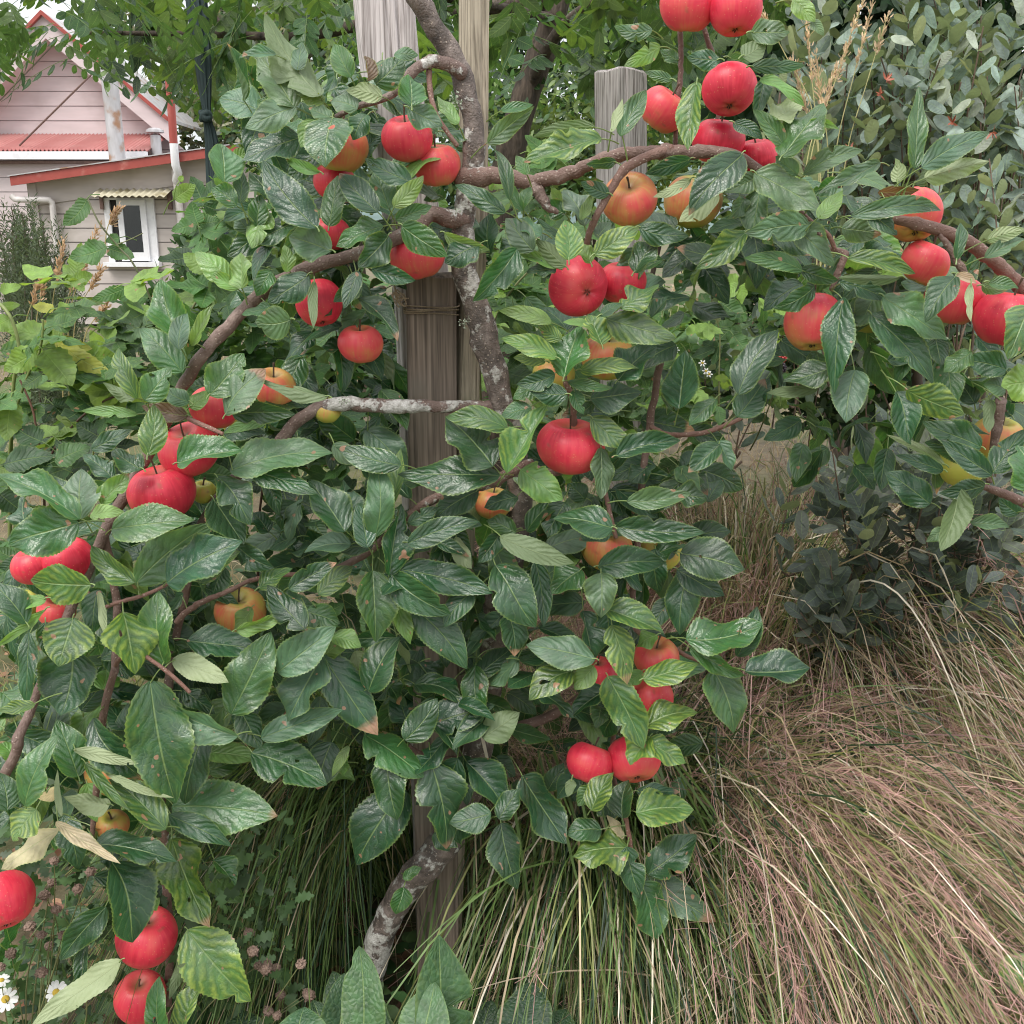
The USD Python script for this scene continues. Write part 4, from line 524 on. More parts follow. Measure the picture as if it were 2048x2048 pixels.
def apple(i, px, py, rx, yo, ax, red, green, sq, label):
    g = np.random.default_rng(3000 + i); Y = float(ysurf(px, py)) + .05 + yo; R = rx * float(MPP(py, Y)) * (1.03 if px > 450 else .97); C = P(px, py, Y)
    nt, nr = 56, 34; th = np.linspace(0, 2 * np.pi, nt, endpoint=False); a = np.linspace(0, np.pi, nr)   # a = 0 at the stem
    # profile: stem hollow and shallow calyx basin
    s = np.sin(a); z = np.cos(a)
    rr = R * (s ** 0.92) * (1 + .055 * np.cos(a) - .02 * np.cos(2 * a))
    zz = R * .93 * sq * z - R * .34 * np.exp(-(a / .33) ** 2) + R * .22 * np.exp(-((np.pi - a) / .32) ** 2) + R * .05
    A, T = np.meshgrid(a, th, indexing='ij')
    lobe = 1 + (.018 * np.cos(5 * T + g.uniform(0, 6)) * np.clip((A - 1.2) / 1.9, 0, 1) + .022 * np.cos(T + g.uniform(0, 6)) + .02 * np.cos(2 * T + g.uniform(0, 6)))
    x, y = rr[:, None] * lobe * np.cos(T), rr[:, None] * lobe * np.sin(T); zc = np.repeat(zz[:, None], nt, 1) + R * .05 * np.cos(T + g.uniform(0, 6)) * s[:, None]
    zc = zc - R * .025 * np.cos(5 * T + 1) * np.clip((A - 2.2), 0, 1)
    v = np.stack([x, y, zc], -1).reshape(-1, 3); i_, j_ = np.meshgrid(np.arange(nr - 1), np.arange(nt), indexing='ij')
    q = np.stack([i_ * nt + j_, (i_ + 1) * nt + j_, (i_ + 1) * nt + (j_ + 1) % nt, i_ * nt + (j_ + 1) % nt], -1).reshape(-1, 4); f = np.vstack([q[:, [0, 1, 2]], q[:, [0, 2, 3]]])
    zx = unit(np.array([ax[0], -ax[2], ax[1]])); xx = unit(np.cross([0.3, 1, .2], zx)); yy = np.cross(zx, xx); Rm = np.stack([xx, yy, zx], 1)
    d = unit(v @ Rm.T)                                                                    # world directions, to place the blush
    bd = unit(np.array([g.uniform(-.5, .5), -.75, .6])); blush = np.clip(.50 + .62 * (d @ bd), 0, 1)
    al = A.ravel(); fb = meshkit.fbm(v / R * 1.6 + i * 7.0, 3, i)
    col = red * .97 - (green + .02) * (.58 * (1 - blush)) + (fb - .5) * .55 - (green * .45 + .12) * np.exp(-((np.pi - al) / .75) ** 2) - green * .5 * np.exp(-(al / .55) ** 2) - green * .35 * np.exp(-((np.pi - al) / .5) ** 2)
    scab = meshkit.noise(v / R * 4.0 + i * 3.1, i); rus = .5 * np.clip((scab - .86) / .05, 0, 1) + .85 * np.exp(-(al / .22) ** 2) + .5 * np.exp(-((np.pi - al) / .12) ** 2)
    c = np.stack([np.clip(col, 0, 1), np.clip(rus, 0, 1), 0 * col], -1)
    path = thing('apple', label, 'apple', C)
    # orientation lives on the thing, so that the skin's streaks run from stem to calyx
    quat = trimesh.transformations.quaternion_from_matrix(np.vstack([np.column_stack([Rm, [0, 0, 0]]), [0, 0, 0, 1]]))
    UsdGeom.Xform(stage.GetPrimAtPath(path)).AddOrientOp().Set(Gf.Quatf(*map(float, quat)))
    part(path, 'skin', (v, f), M['apple'], smooth=True, col=c, local=True)
    z0, z1 = zz[0], zz[-1]; L = R * g.uniform(.45, .75); bnd = g.uniform(-.2, .2, 2) * L
    tt = np.linspace(0, 1, 6)[:, None]; sp_ = np.hstack([bnd * tt ** 2, z0 - R * .03 + tt * (L + R * .03)])
    part(path, 'stem', tube(sp_, np.r_[.0016, .0014, .0013, .0013, .0015, .0019], 7, .15, 200), M['calyx'], smooth=True, local=True)
    n = 5; an = np.arange(n) * 2 * np.pi / n + .3; b = np.column_stack([np.cos(an) * R * .035, np.sin(an) * R * .035, np.full(n, z1 + .001)]); t = np.column_stack([np.cos(an + .5) * R * .10, np.sin(an + .5) * R * .10, np.full(n, z1 - R * .10)])
    V, Fc, uv = leaves(b, t, np.column_stack([np.cos(an), np.sin(an), np.full(n, -.4)]), R * .075, nu=4, ns=1, curl=.3, seed=i)
    part(path, 'calyx', merged(V, Fc), M['calyx'], local=True)
for i, a in enumerate(AP): apple(i, *a)

# ------------------------------------------------------------------ posts, stake, twine
def post(name, label, cat, pts, half, mtl, nside=10, round_=0.35, rot=0.3, seed=1, group=None, grooves=4):
    "a squarish weathered timber through photo points (px, py, Y), top first"
    g = np.random.default_rng(seed); w = P([p[0] for p in pts], [p[1] for p in pts], [p[2] for p in pts]); base = w[-1].copy()
    d = w[-2] - w[-1]; base = w[-1] - d / d[2] * w[-1][2]; w = np.vstack([w, base])
    n = 70; s = spline(w, n); k = 96; an = np.linspace(0, 2 * np.pi, k, endpoint=False) + rot
    sq = 1 / np.maximum(np.abs(np.cos(an - rot)), np.abs(np.sin(an - rot))); prof = half * (sq * (1 - round_) + round_ * 1.1)
    gr = np.zeros((n, k)); zz_ = np.arange(n)
    for q in range(grooves * 6):
        k0 = g.integers(0, k) + 1.5 * (meshkit.noise(np.column_stack([zz_ * .12, zz_ * 0, zz_ * 0]), seed * 50 + q) - .5); on = np.clip(meshkit.noise(np.column_stack([zz_ * .10, zz_ * 0, zz_ * 0]), seed * 90 + q) * 3 - 1.5, 0, 1)
        gr -= half * g.uniform(.08, .22) * on[:, None] * np.exp(-((np.arange(k)[None] - k0[:, None]) / .6) ** 2)
    for q in range(4): gr += half * .07 * np.exp(-((zz_[:, None] - g.integers(0, n)) / 1.2) ** 2 - ((np.arange(k)[None] - g.integers(0, k)) / 4.0) ** 2)
    ring = np.stack([np.cos(an), np.sin(an), 0 * an], -1)
    V = s[:, None] + ring[None] * (prof[None] + gr)[..., None]
    V = V + ring[None] * (half * .05 * (meshkit.fbm(V * [60, 60, 5], 3, seed) - .5))[..., None]
    V[0, :, 2] += half * .05 * np.sin(an * 3 + seed); inset = s[0] + (V[0] - s[0]) * .86 + np.array([0, 0, half * .12])
    V = np.concatenate([inset[None], V]); n += 1
    i, j = np.meshgrid(np.arange(n - 1), np.arange(k), indexing='ij')
    q = np.stack([i * k + j, (i + 1) * k + j, (i + 1) * k + (j + 1) % k, i * k + (j + 1) % k], -1).reshape(-1, 4); f = np.vstack([q[:, [0, 1, 2]], q[:, [0, 2, 3]]])
    v = np.vstack([V.reshape(-1, 3), inset.mean(0)[None]]); jj = np.arange(k); f = np.vstack([f, np.stack([np.full(k, len(v) - 1), jj, (jj + 1) % k], -1)])
    path = thing(name, label, cat, (base[0], base[1], 0), group)
    part(path, 'timber', (v, f), M[mtl], smooth=40)
    return path
post('wooden_post', 'tall pale grey weathered timber post leaning behind the apple trunk, cut by the top edge', 'post', [(760, -120, 1.74), (772, 60, 1.74), (805, 320, 1.74), (846, 620, 1.74), (852, 800, 1.74), (860, 1100, 1.74)], .046, 'pale_wood', rot=.2, seed=3)
post('garden_stake', 'narrow square timber stake directly behind the apple trunk, two faces showing', 'stake', [(949, -120, 1.62), (948, 0, 1.62), (946, 430, 1.60), (932, 760, 1.60), (925, 1000, 1.60)], .0165, 'stake_wood', rot=.55, round_=.05, seed=5, grooves=2)
post('wooden_post', 'short brown timber post tied with twine, crossed by the lichened limb', 'post', [(862, 552, 1.60), (864, 800, 1.60), (868, 1200, 1.60), (873, 1700, 1.60)], .0385, 'brown_wood', rot=.1, round_=.12, seed=8)
post('fence_post', 'grey split fence post standing further back in the garden, right of the trunk', 'post', [(1241, 146, 2.8), (1243, 350, 2.8), (1246, 560, 2.8)], .052, 'pale_wood', rot=.6, seed=12)
tw = thing('twine', 'frayed brown twine wound round the short brown post', 'twine', P(862, 612, 1.60))
g = np.random.default_rng(5)
for k in range(5):
    an = np.linspace(0, 2 * np.pi, 40); c = P(862, 606 + k * 5, 1.60); sq = 1 / np.maximum(np.abs(np.cos(an - .1)), np.abs(np.sin(an - .1))); r_ = .0385 * np.minimum(sq, 1.27) + .0035 + g.uniform(0, .0015)
    p = c + np.stack([np.cos(an) * r_, np.sin(an) * r_, np.sin(an * 2 + k) * .0015 + .003 * np.sin(an + k)], -1)
    part(tw, 'strand', tube(p, .0011, 5, cap=False), M['twine'], smooth=True)
for k in range(5):
    p = P(np.array([812, 806, 798, 790, 801]) + g.normal(0, 7, 5), np.array([606, 596, 585, 592, 612]) + g.normal(0, 7, 5), 1.55); part(tw, 'loose_end', tube(spline(p, 16), .0011, 5), M['twine'], smooth=True)

# ------------------------------------------------------------------ house and shed
def XZ(px, py, Y): w = P(px, py, Y); return w[0], w[2]
cA = lambda cx, cy: (cx * K, cy * K)
def pA(cx, cy, Y): return XZ(*cA(cx, cy), Y)
def plank(x0, x1, z0, z1, y, sl=0.012, tilt=0.0):
    "a weatherboard: lower edge proud"
    v = np.array([[x0, y - sl, z0], [x1, y - sl, z0 + tilt], [x1, y - .002, z1 + tilt], [x0, y - .002, z1], [x0, y + .03, z0], [x1, y + .03, z0 + tilt], [x1, y + .03, z1 + tilt], [x0, y + .03, z1]])
    f = np.array([[0, 1, 2], [0, 2, 3], [4, 6, 5], [4, 7, 6], [0, 4, 5], [0, 5, 1], [3, 2, 6], [3, 6, 7], [0, 3, 7], [0, 7, 4], [1, 5, 6], [1, 6, 2]]); return v, f
YS = 16.0
xl, zl = pA(60, 1002, YS - .3); xr, zr = pA(1120, 852, YS - .3); x_far = pA(1900, 850, YS)[0]; slope = (zr - zl) / (xr - xl)
shed = thing('garden_shed', 'grey weatherboard lean-to shed with red fascia and a small white window', 'shed', ((xl + x_far) / 2, YS, 0))
roofz = lambda x: zl + slope * (x - xl)
x0 = pA(200, 1300, YS)[0]; bh = .208; zz0 = .02
for k in range(20):
    z0 = zz0 + k * bh; z1 = z0 + bh - .012
    if z0 > roofz(x_far): break
    xs = x0
    if z1 > roofz(x0) - .05: xs = max(x0, xl + (z1 + .05 - zl) / slope)
    if xs > x_far - .3: break
    part(shed, 'weatherboard', plank(xs, x_far, z0, z1, YS), M['grey_paint'])
part(shed, 'wall_lining', prism([(x0, 0), (x_far, 0), (x_far, roofz(x_far) - .05), (x0, roofz(x0) - .05)], YS + .035, YS + .08), M['dark'])
part(shed, 'side_wall', box(x0 - .02, x0 + .03, YS + .081, YS + 4, 0, roofz(x0)), M['grey_paint'])
part(shed, 'fascia', prism([(xl, zl - .06), (x_far, roofz(x_far) - .06), (x_far, roofz(x_far) + .07), (xl, zl + .07)], YS - .32, YS - .28), M['red_paint'])
part(shed, 'roof', prism([(xl - .02, zl + .07), (x_far, roofz(x_far) + .07), (x_far, roofz(x_far) + .085), (xl - .02, zl + .085)], YS - .34, YS + 4), M['galv'])
part(shed, 'soffit', prism([(xl, zl - .03), (x_far, roofz(x_far) - .03), (x_far, roofz(x_far) - .01), (xl, zl - .01)], YS - .279, YS + .03), M['grey_paint'])
part(shed, 'frieze_board', prism([(x0, roofz(x0) - .36), (x_far, roofz(x_far) - .36), (x_far, roofz(x_far) - .032), (x0, roofz(x0) - .032)], YS - .028, YS - .0135), M['grey_paint'])
part(shed, 'corner_board', box(x0 - .03, x0 + .10, YS - .045, YS - .0285, 0, roofz(x0) - .035), M['grey_paint'])
wx0, wz1 = pA(575, 1093, YS); wx1, wz0 = pA(885, 1445, YS)
win = part(shed, 'window', cat_(box(wx0, wx0 + .09, YS - .06, YS - .013, wz0, wz1), box(wx1 - .16, wx1, YS - .06, YS - .013, wz0, wz1), box(wx0 + .09, wx1 - .16, YS - .06, YS - .013, wz1 - .03, wz1)), M['white_paint'])
part(win, 'dark_opening', box(wx0 + .09, wx1 - .16, YS - .018, YS - .0135, wz0, wz1 - .03), M['dark'])
sx0, sz1 = pA(652, 1093, YS); sx1, sz0 = pA(842, 1440, YS)
part(win, 'sash', cat_(box(sx0, sx0 + .085, YS - .10, YS - .061, sz0, sz1 - .03), box(sx1 - .085, sx1, YS - .10, YS - .061, sz0, sz1 - .03), box(sx0 + .085, sx1 - .085, YS - .10, YS - .061, sz1 - .11, sz1 - .03), box(sx0 + .085, sx1 - .085, YS - .10, YS - .061, sz0, sz0 + .13)), M['white_paint'])
part(win, 'pane', box(sx0 + .085, sx1 - .085, YS - .082, YS - .078, sz0 + .13, sz1 - .11), M['glass'])
part(win, 'sill', box(wx0 - .06, wx1 + .03, YS - .16, YS - .013, wz0 - .07, wz0 - .002), M['white_paint'])
ax0, az1 = pA(548, 1042, YS); ax1, az0 = pA(918, 1092, YS - .35)
nx = 60; xx = np.linspace(ax0, ax1, nx); cz = .014 * np.sin(np.linspace(0, 2 * np.pi * 11, nx))
av = np.vstack([np.stack([xx, np.full(nx, YS - .014), az1 + cz], -1), np.stack([xx, np.full(nx, YS - .40), az0 + .02 + cz], -1)]); i = np.arange(nx - 1)
af = np.vstack([np.stack([i, i + 1, i + nx + 1], -1), np.stack([i, i + nx + 1, i + nx], -1)]); av2 = av + [0, 0, -.006]
part(shed, 'awning', cat_((av, af), (av2, af[:, ::-1])), M['awning'], smooth=60)
for xb in (ax0 + .02, ax1 - .07): part(shed, 'awning_bracket', prism([(xb, az0 - .16), (xb + .05, az0 - .16), (xb + .05, az1 - .04), (xb, az1 - .04)], YS - .10, YS - .014), M['rust'])
dx, dzt = pA(966, 880, YS - .1); dzb = .15; dxe = pA(966, 880, YS - .4)[0]
part(shed, 'downpipe', tube(np.array([[dx, YS - .14, dzt - .15], [dx, YS - .10, dzt - .45], [dx + .02, YS - .09, dzb]]), .055, 14), M['pipe_grey'], smooth=40)
part(shed, 'pipe_elbow', tube(np.array([[dxe, YS - .40, dzt + .2], [dxe, YS - .40, dzt - .1], [dxe, YS - .30, dzt - .2], [dx, YS - .14, dzt - .3]]), .06, 14), M['white_paint'], smooth=40)
tx, tz = pA(937, 470, YS - .4)
part(shed, 'vent_pipe', tube(np.array([[dxe, YS - .40, dzt + .201], [(dxe + tx) / 2, YS - .40, (dzt + tz) / 2], [tx, YS - .40, tz + .2]]), .058, 14), M['red_paint'], smooth=40)
fp = [P(*cA(62, 1080), YS - .2), P(*cA(90, 1102), YS - .2), P(*cA(270, 1102), YS - .15), P(*cA(288, 1120), YS - .12), P(*cA(300, 1240), YS - .12)]; fp.append(np.array([fp[-1][0] + .02, YS - .12, .05]))
part(shed, 'waste_pipe', tube(spline(fp, 40), .045, 12), M['pipe_grey'], smooth=60)
YH = 18.5
house = thing('cottage', 'pink weatherboard cottage gable with red corrugated roof and metal flue', 'house', (pA(250, 120, YH)[0], YH, 0))
gx, gz = pA(255, 212, YH - .4); rx_, rz_ = pA(890, 745, YH - .4); sl = (gz - rz_) / (rx_ - gx); half = 9.0
z0 = pA(500, 770, YH)[1] - .4; k = 0
while z0 < gz - .1:
    z1 = z0 + .228; w0, w1 = (gz - z0) / sl, max((gz - z1) / sl, .02)
    v = np.array([[gx - w0, YH - .014, z0], [gx + w0, YH - .014, z0], [gx + w1, YH - .002, z1], [gx - w1, YH - .002, z1], [gx - w0, YH + .03, z0], [gx + w0, YH + .03, z0], [gx + w1, YH + .03, z1], [gx - w1, YH + .03, z1]])
    part(house, 'weatherboard', (v, plank(0, 1, 0, 1, 0)[1]), M['pink_paint']); z0 = z1 + .008
part(house, 'wall_lining', prism([(gx - 5.2, gz - 5.2 * sl), (gx + 5.2, gz - 5.2 * sl), (gx, gz - .01)], YH + .032, YH + .06), M['dark'])
for sd in (-1, 1):
    a = np.array([gx, gz]); b = np.array([gx + sd * (rx_ - gx + .15), gz - (rx_ - gx + .15) * sl]); nrm = np.array([0, .25])
    part(house, 'barge_board', prism([tuple(a), tuple(b), tuple(b + nrm * 1.35), tuple(a + nrm * 1.35)], YH - .42, YH - .38), M['pink_paint'])
    part(house, 'barge_cap', prism([tuple(a + nrm * 1.37), tuple(b + nrm * 1.37), tuple(b + nrm * 1.37 + [0, .07]), tuple(a + nrm * 1.37 + [0, .07])], YH - .50, YH - .43), M['red_paint'])
    part(house, 'roof', prism([tuple(a + nrm * 1.36), tuple(b + nrm * 1.36), tuple(b + nrm * 1.36 + [0, .05]), tuple(a + nrm * 1.36 + [0, .05])], YH - .429, YH + 1.8), M['galv'])
    part(house, 'soffit', prism([tuple(a + [0, .02]), tuple(b + [0, .02]), tuple(b + [0, .05]), tuple(a + [0, .05])], YH - .379, YH - .016), M['pink_paint'])
rx0 = pA(-300, 760, YH)[0]; rx1 = pA(945, 760, YH)[0]; rzt = pA(500, 742, YH)[1]; rzb = pA(500, 832, YH - 1.2)[1]
nx = 240; xx = np.linspace(rx0, rx1, nx); cz = .02 * np.sin(np.linspace(0, 2 * np.pi * 58, nx)); i = np.arange(nx - 1)
rv = np.vstack([np.stack([xx, np.full(nx, YH - .02), rzt + cz], -1), np.stack([xx, np.full(nx, YH - 1.25), rzb + cz], -1)]); rf = np.vstack([np.stack([i, i + nx, i + nx + 1], -1), np.stack([i, i + nx + 1, i + 1], -1)])
part(house, 'verandah_roof', cat_((rv, rf), (rv + [0, 0, -.01], rf[:, ::-1])), M['red_roof'], smooth=60)
part(house, 'gutter', box(rx0, rx1, YH - 1.36, YH - 1.255, rzb - .14, rzb - .02), M['white_paint'])
lz = 0.0; k = 0
while lz < rzb - .35:
    part(house, 'weatherboard', plank(rx0, rx1 + .3, lz, lz + .22, YH - 1.1), M['pink_paint']); lz += .228
part(house, 'eave_board', box(rx0, rx1, YH - 1.254, YH - 1.08, rzb - .20, rzb - .16), M['rust'])
fl0, fl1 = P(*cA(650, 890), YS + .8), P(*cA(598, 310), YS + .8)
part(house, 'flue', tube(np.array([[fl0[0], fl0[1], fl0[2] - .4], fl0, (fl0 + [fl0[0], fl0[1], fl1[2]]) / 2, [fl0[0], fl0[1], fl1[2]]]), .125, 20), M['galv'], smooth=40)
part(house, 'flue_cap', tube(np.array([[fl0[0], fl0[1], fl1[2] + .03], [fl0[0], fl0[1], fl1[2] + .16]]), .15, 20), M['galv'], smooth=40)
b0, b1 = P(*cA(108, 803), YH - 1.0), np.array([fl0[0] - .2, fl0[1], fl1[2] - .2])
part(house, 'brace_rod', tube(np.array([b0, (b0 + b1) / 2, b1]), .015, 8), M['rust'], smooth=True)
vx, vz = pA(862, 805, YH - 1.0)
vent = part(house, 'roof_vent', tube(np.array([[vx, YH - 1.0, vz - .2], [vx, YH - 1.0, vz + .16]]), .085, 16), M['galv'], smooth=40)
prof = np.array([[.001, .30], [.18, .28], [.29, .22], [.31, .14], [.27, .13], [.16, .20]]) * .47; m = trimesh.creation.revolve(prof[::-1], sections=20); m.apply_translation((vx, YH - 1.0, vz + .14)); part(vent, 'cowl', m, M['galv'], smooth=40)

# ------------------------------------------------------------------ hanging cloth
cp = np.array([(384, -160, 19), (393, 0, 17), (402, 80, 15), (408, 150, 12), (411, 195, 9), (413, 218, 7), (415, 240, 7), (420, 262, 9), (424, 290, 11), (428, 330, 13), (436, 420, 16), (440, 470, 17), (444, 560, 18)], float)
cw = P(cp[:, 0], cp[:, 1], 3.3); n = 90; s = spline(np.column_stack([cw, cp[:, 2] * MPP(cp[:, 1], 3.3)]), n); k = 64; an = np.linspace(0, 2 * np.pi, k, endpoint=False)
pl = 1 + .20 * np.sin(an * 9) + .10 * np.sin(an * 15 + 1) + .1 * np.sin(an * 4 + 2)
V = s[:, None, :3] + s[:, 3][:, None, None] * pl[None, :, None] * np.stack([np.cos(an), .55 * np.sin(an), 0 * an], -1)[None]
i, j = np.meshgrid(np.arange(n - 1), np.arange(k), indexing='ij'); q = np.stack([i * k + j, (i + 1) * k + j, (i + 1) * k + (j + 1) % k, i * k + (j + 1) % k], -1).reshape(-1, 4)
clo = thing('hanging_cloth', 'dark green bundled cloth hanging in folds from above, knotted in the middle', 'cloth', cw[-1])
part(clo, 'folds', (V.reshape(-1, 3), np.vstack([q[:, [0, 1, 2]], q[:, [0, 2, 3]]])), M['cloth'], smooth=True)
kn = P(411, 232, 3.28); t_ = np.linspace(0, 4 * np.pi, 60); kr = 11 * float(MPP(232, 3.28))
part(clo, 'knot', tube(kn + np.stack([np.cos(t_) * kr * .75, np.sin(t_) * kr * .6, np.sin(t_ * 1.5) * kr * .55], -1), kr * .52, 10, .25, 60), M['cloth'], smooth=True)

# ------------------------------------------------------------------ canopy tree overhead
can = thing('canopy_tree', 'dark trunked tree behind the posts with hanging pinnate leaves overhead', 'tree', (P(1000, 420, 3.6)[0], 3.6, 0))
def wood(parent, name, pts, mtl, sides=14, bump=.14, n=None):
    pts = np.asarray(pts, float); w = P(pts[:, 0], pts[:, 1], pts[:, 2]); r = pts[:, 3] * MPP(pts[:, 1], pts[:, 2]); s = spline(np.column_stack([w, r]), n or len(pts) * 8)
    v, f = tube(s[:, :3], s[:, 3], sides, bump, 14, int(pts[0, 0])); c = np.tile((.07, .05, .035), (len(v), 1)); return part(parent, name, (v, f), M[mtl], smooth=True, col=c, par=np.zeros((len(v), 3)) + [.15, .1, 0])
gr = P(985, 1000, 3.6); gy = 1024 + F * math.tan(math.atan(CAMZ / 3.6) - PITCH)
wood(can, 'trunk', [(985, gy + 10, 3.6, 42), (992, 700, 3.6, 40), (1000, 420, 3.6, 36), (1022, 300, 3.6, 30), (1045, 210, 3.6, 28), (1082, 105, 3.6, 27), (1112, 10, 3.6, 25), (1125, -90, 3.6, 22)], 'canopy_bark', 18, .22, 70)
for pts in ([(1110, -10, 3.6, 18), (1040, 5, 3.55, 15), (900, 25, 3.5, 13), (780, 40, 3.45, 12), (690, 56, 3.4, 12), (570, 74, 3.4, 8), (470, 70, 3.4, 7), (380, 68, 3.4, 6), (170, 66, 3.4, 3)], [(1060, 180, 3.6, 14), (1120, 60, 3.4, 11), (1220, -20, 3.2, 9), (1330, -90, 3.1, 7)],
            [(840, 30, 3.45, 12), (815, 160, 3.5, 12), (800, 300, 3.6, 14), (800, 520, 3.7, 15), (800, 900, 3.7, 16)], [(470, 70, 3.4, 6), (340, -20, 3.5, 5), (120, -80, 3.6, 4)], [(1110, 40, 3.6, 10), (1000, 15, 3.3, 9), (880, -5, 3.1, 7), (760, -60, 3.0, 6)]): wood(can, 'limb', pts, 'canopy_bark', 12)
def low(px, g):     # how far down the hanging leaves reach
    xs = [-300, 0, 60, 110, 125, 165, 215, 300, 380, 470, 520, 700, 830, 960, 1000, 1130, 1180, 1330, 1480, 1560, 1700, 2300]; ys = [260, 205, 180, 110, 10, 30, 210, 225, 240, 270, 110, 120, 200, 260, 250, 215, 240, 250, 150, 60, -20, -60]
    return np.interp(px, xs, ys)
cl_v, big = [], []
for ci in range(1350):
    g = np.random.default_rng(40000 + ci); px = g.uniform(-320, 2300); lo = low(px, g)
    near = px > 880 and g.random() < .5; Y = g.uniform(2.3, 3.2) if near else g.uniform(3.0, 5.6)
    py = lo - abs(g.normal(0, 1)) * 130 - g.uniform(0, 60) if g.random() < .72 else lo - g.uniform(0, 520)
    if 950 < px < 1150 and -40 < py < 340 and Y < 3.75 and g.random() < .88: continue
    if 1170 < px < 1310 and py > 70 and Y < 2.95: continue
    if 55 < px < 190 and py > 15 - 40 * g.random(): continue
    tip = P(px, py, Y); L = g.uniform(.16, .26); d = unit([g.normal(0, .8), g.normal(0, .7), -g.uniform(.25, 1.1)]); base = tip - d * L; nl = int(g.integers(4, 6))
    drp = np.linspace(0, 1, 12)[:, None]; rp = base + d * L * drp + np.array([0, 0, -.05]) * (drp ** 2 - drp)
    side = unit(np.cross(d, [0, 0, 1.0]) + g.normal(0, .15, 3)); up = unit(np.cross(side, d)); up = up if up[2] > 0 else -up
    bs, ts = [], []
    for q in range(nl):
        tq = .22 + .72 * q / nl; c0 = base + d * L * tq + np.array([0, 0, -.05]) * (tq ** 2 - tq)
        for sgn in (-1, 1):
            ll = g.uniform(.052, .074) * (1 - .25 * abs(tq - .55)); bs.append(c0); ts.append(c0 + unit(side * sgn * .85 + d * .55 + np.array([0, 0, -.35]) + g.normal(0, .12, 3)) * ll)
    bs.append(base + d * L); ts.append(base + d * (L + .05) + np.array([0, 0, -.012])); bs, ts = np.array(bs), np.array(ts)
    ln = np.linalg.norm(ts - bs, axis=1)
    V, Fc, uv = leaves(bs, ts, np.tile(up, (len(bs), 1)) + g.normal(0, .2, (len(bs), 3)), ln * g.uniform(.40, .50), fold=.18, curl=-.12, wave=.03, prof=(.7, .85), nu=6, ns=1, seed=ci)
    v, f = merged(V, Fc); pv, pf = tube(rp, .0011, 3, cap=False); u = np.vstack([np.tile(uv, (len(bs), 1)), np.tile([[.05, .5]], (len(pv), 1))]); v, f = cat_((v, f), (pv, pf))
    tone = np.array((.022, .060, .016)) * g.uniform(.6, 1.5) if g.random() < .76 else np.array((.075, .14, .025)) * g.uniform(.7, 1.3)
    big.append((L / Y * (py > -60) * (-80 < px < 2130), v, f, u, tone))
big.sort(key=lambda r: -r[0])
def emit(parent, recs, mtl, nparts, name='leaf', par=(.0, .42, .35)):
    for r in recs[:nparts]: part(parent, name, (r[1], r[2]), M[mtl], smooth=True, uv=r[3], col=r[4], par=np.array(par))
    if len(recs) > nparts:
        v, f = cat_(*[(r[1], r[2]) for r in recs[nparts:]]); col = np.vstack([np.tile(r[4], (len(r[1]), 1)) if np.ndim(r[4]) == 1 else r[4] for r in recs[nparts:]])
        part(parent, 'foliage', (v, f), M[mtl], smooth=True, uv=np.vstack([r[3] for r in recs[nparts:]]), col=col, par=np.array(par), kind='stuff')
emit(can, big, 'canopy', 300)

# ------------------------------------------------------------------ brambles and other leafy plants behind the tree
def spray_leaf(base, d, up, size, nlf, seed, wr=.62, serr=.06, nu=14, ns=2, prof=(.55, .85)):
    "a compound leaf: nlf leaflets on one stalk"
    g = np.random.default_rng(seed); side = unit(np.cross(d, up)); bs, ts = [], []
    if nlf == 1: bs, ts = [base], [base + d * size]
    else:
        c = base + d * size * .45; bs.append(c + d * size * .1); ts.append(c + d * size * 1.05)
        for sg in (-1, 1): bs.append(c); ts.append(c + unit(side * sg * .9 + d * .45 - np.array([0, 0, .15])) * size * .82)
        if nlf == 5:
            for sg in (-1, 1): bs.append(c - d * .02 * size); ts.append(c + unit(side * sg * .95 - d * .25 - np.array([0, 0, .2])) * size * .6)
    bs, ts = np.array(bs), np.array(ts); ln = np.linalg.norm(ts - bs, axis=1)
    V, Fc, uv = leaves(bs, ts, np.tile(up, (len(bs), 1)) + g.normal(0, .18, (len(bs), 3)), ln * wr * g.uniform(.9, 1.1, len(bs)), fold=g.uniform(.1, .4), curl=g.normal(-.12, .08), wave=.1, prof=prof, nu=nu, ns=ns, serr=serr, seed=seed)
    v, f = merged(V, Fc); u = np.tile(uv, (len(bs), 1))
    if nlf > 1:
        pv, pf = tube(np.array([base, (base + bs[1]) / 2 + up * .003, bs[1]]), .0011, 3, cap=False); v, f = cat_((v, f), (pv, pf)); u = np.vstack([u, np.tile([[.05, .5]], (len(pv), 1))])
    return v, f, u
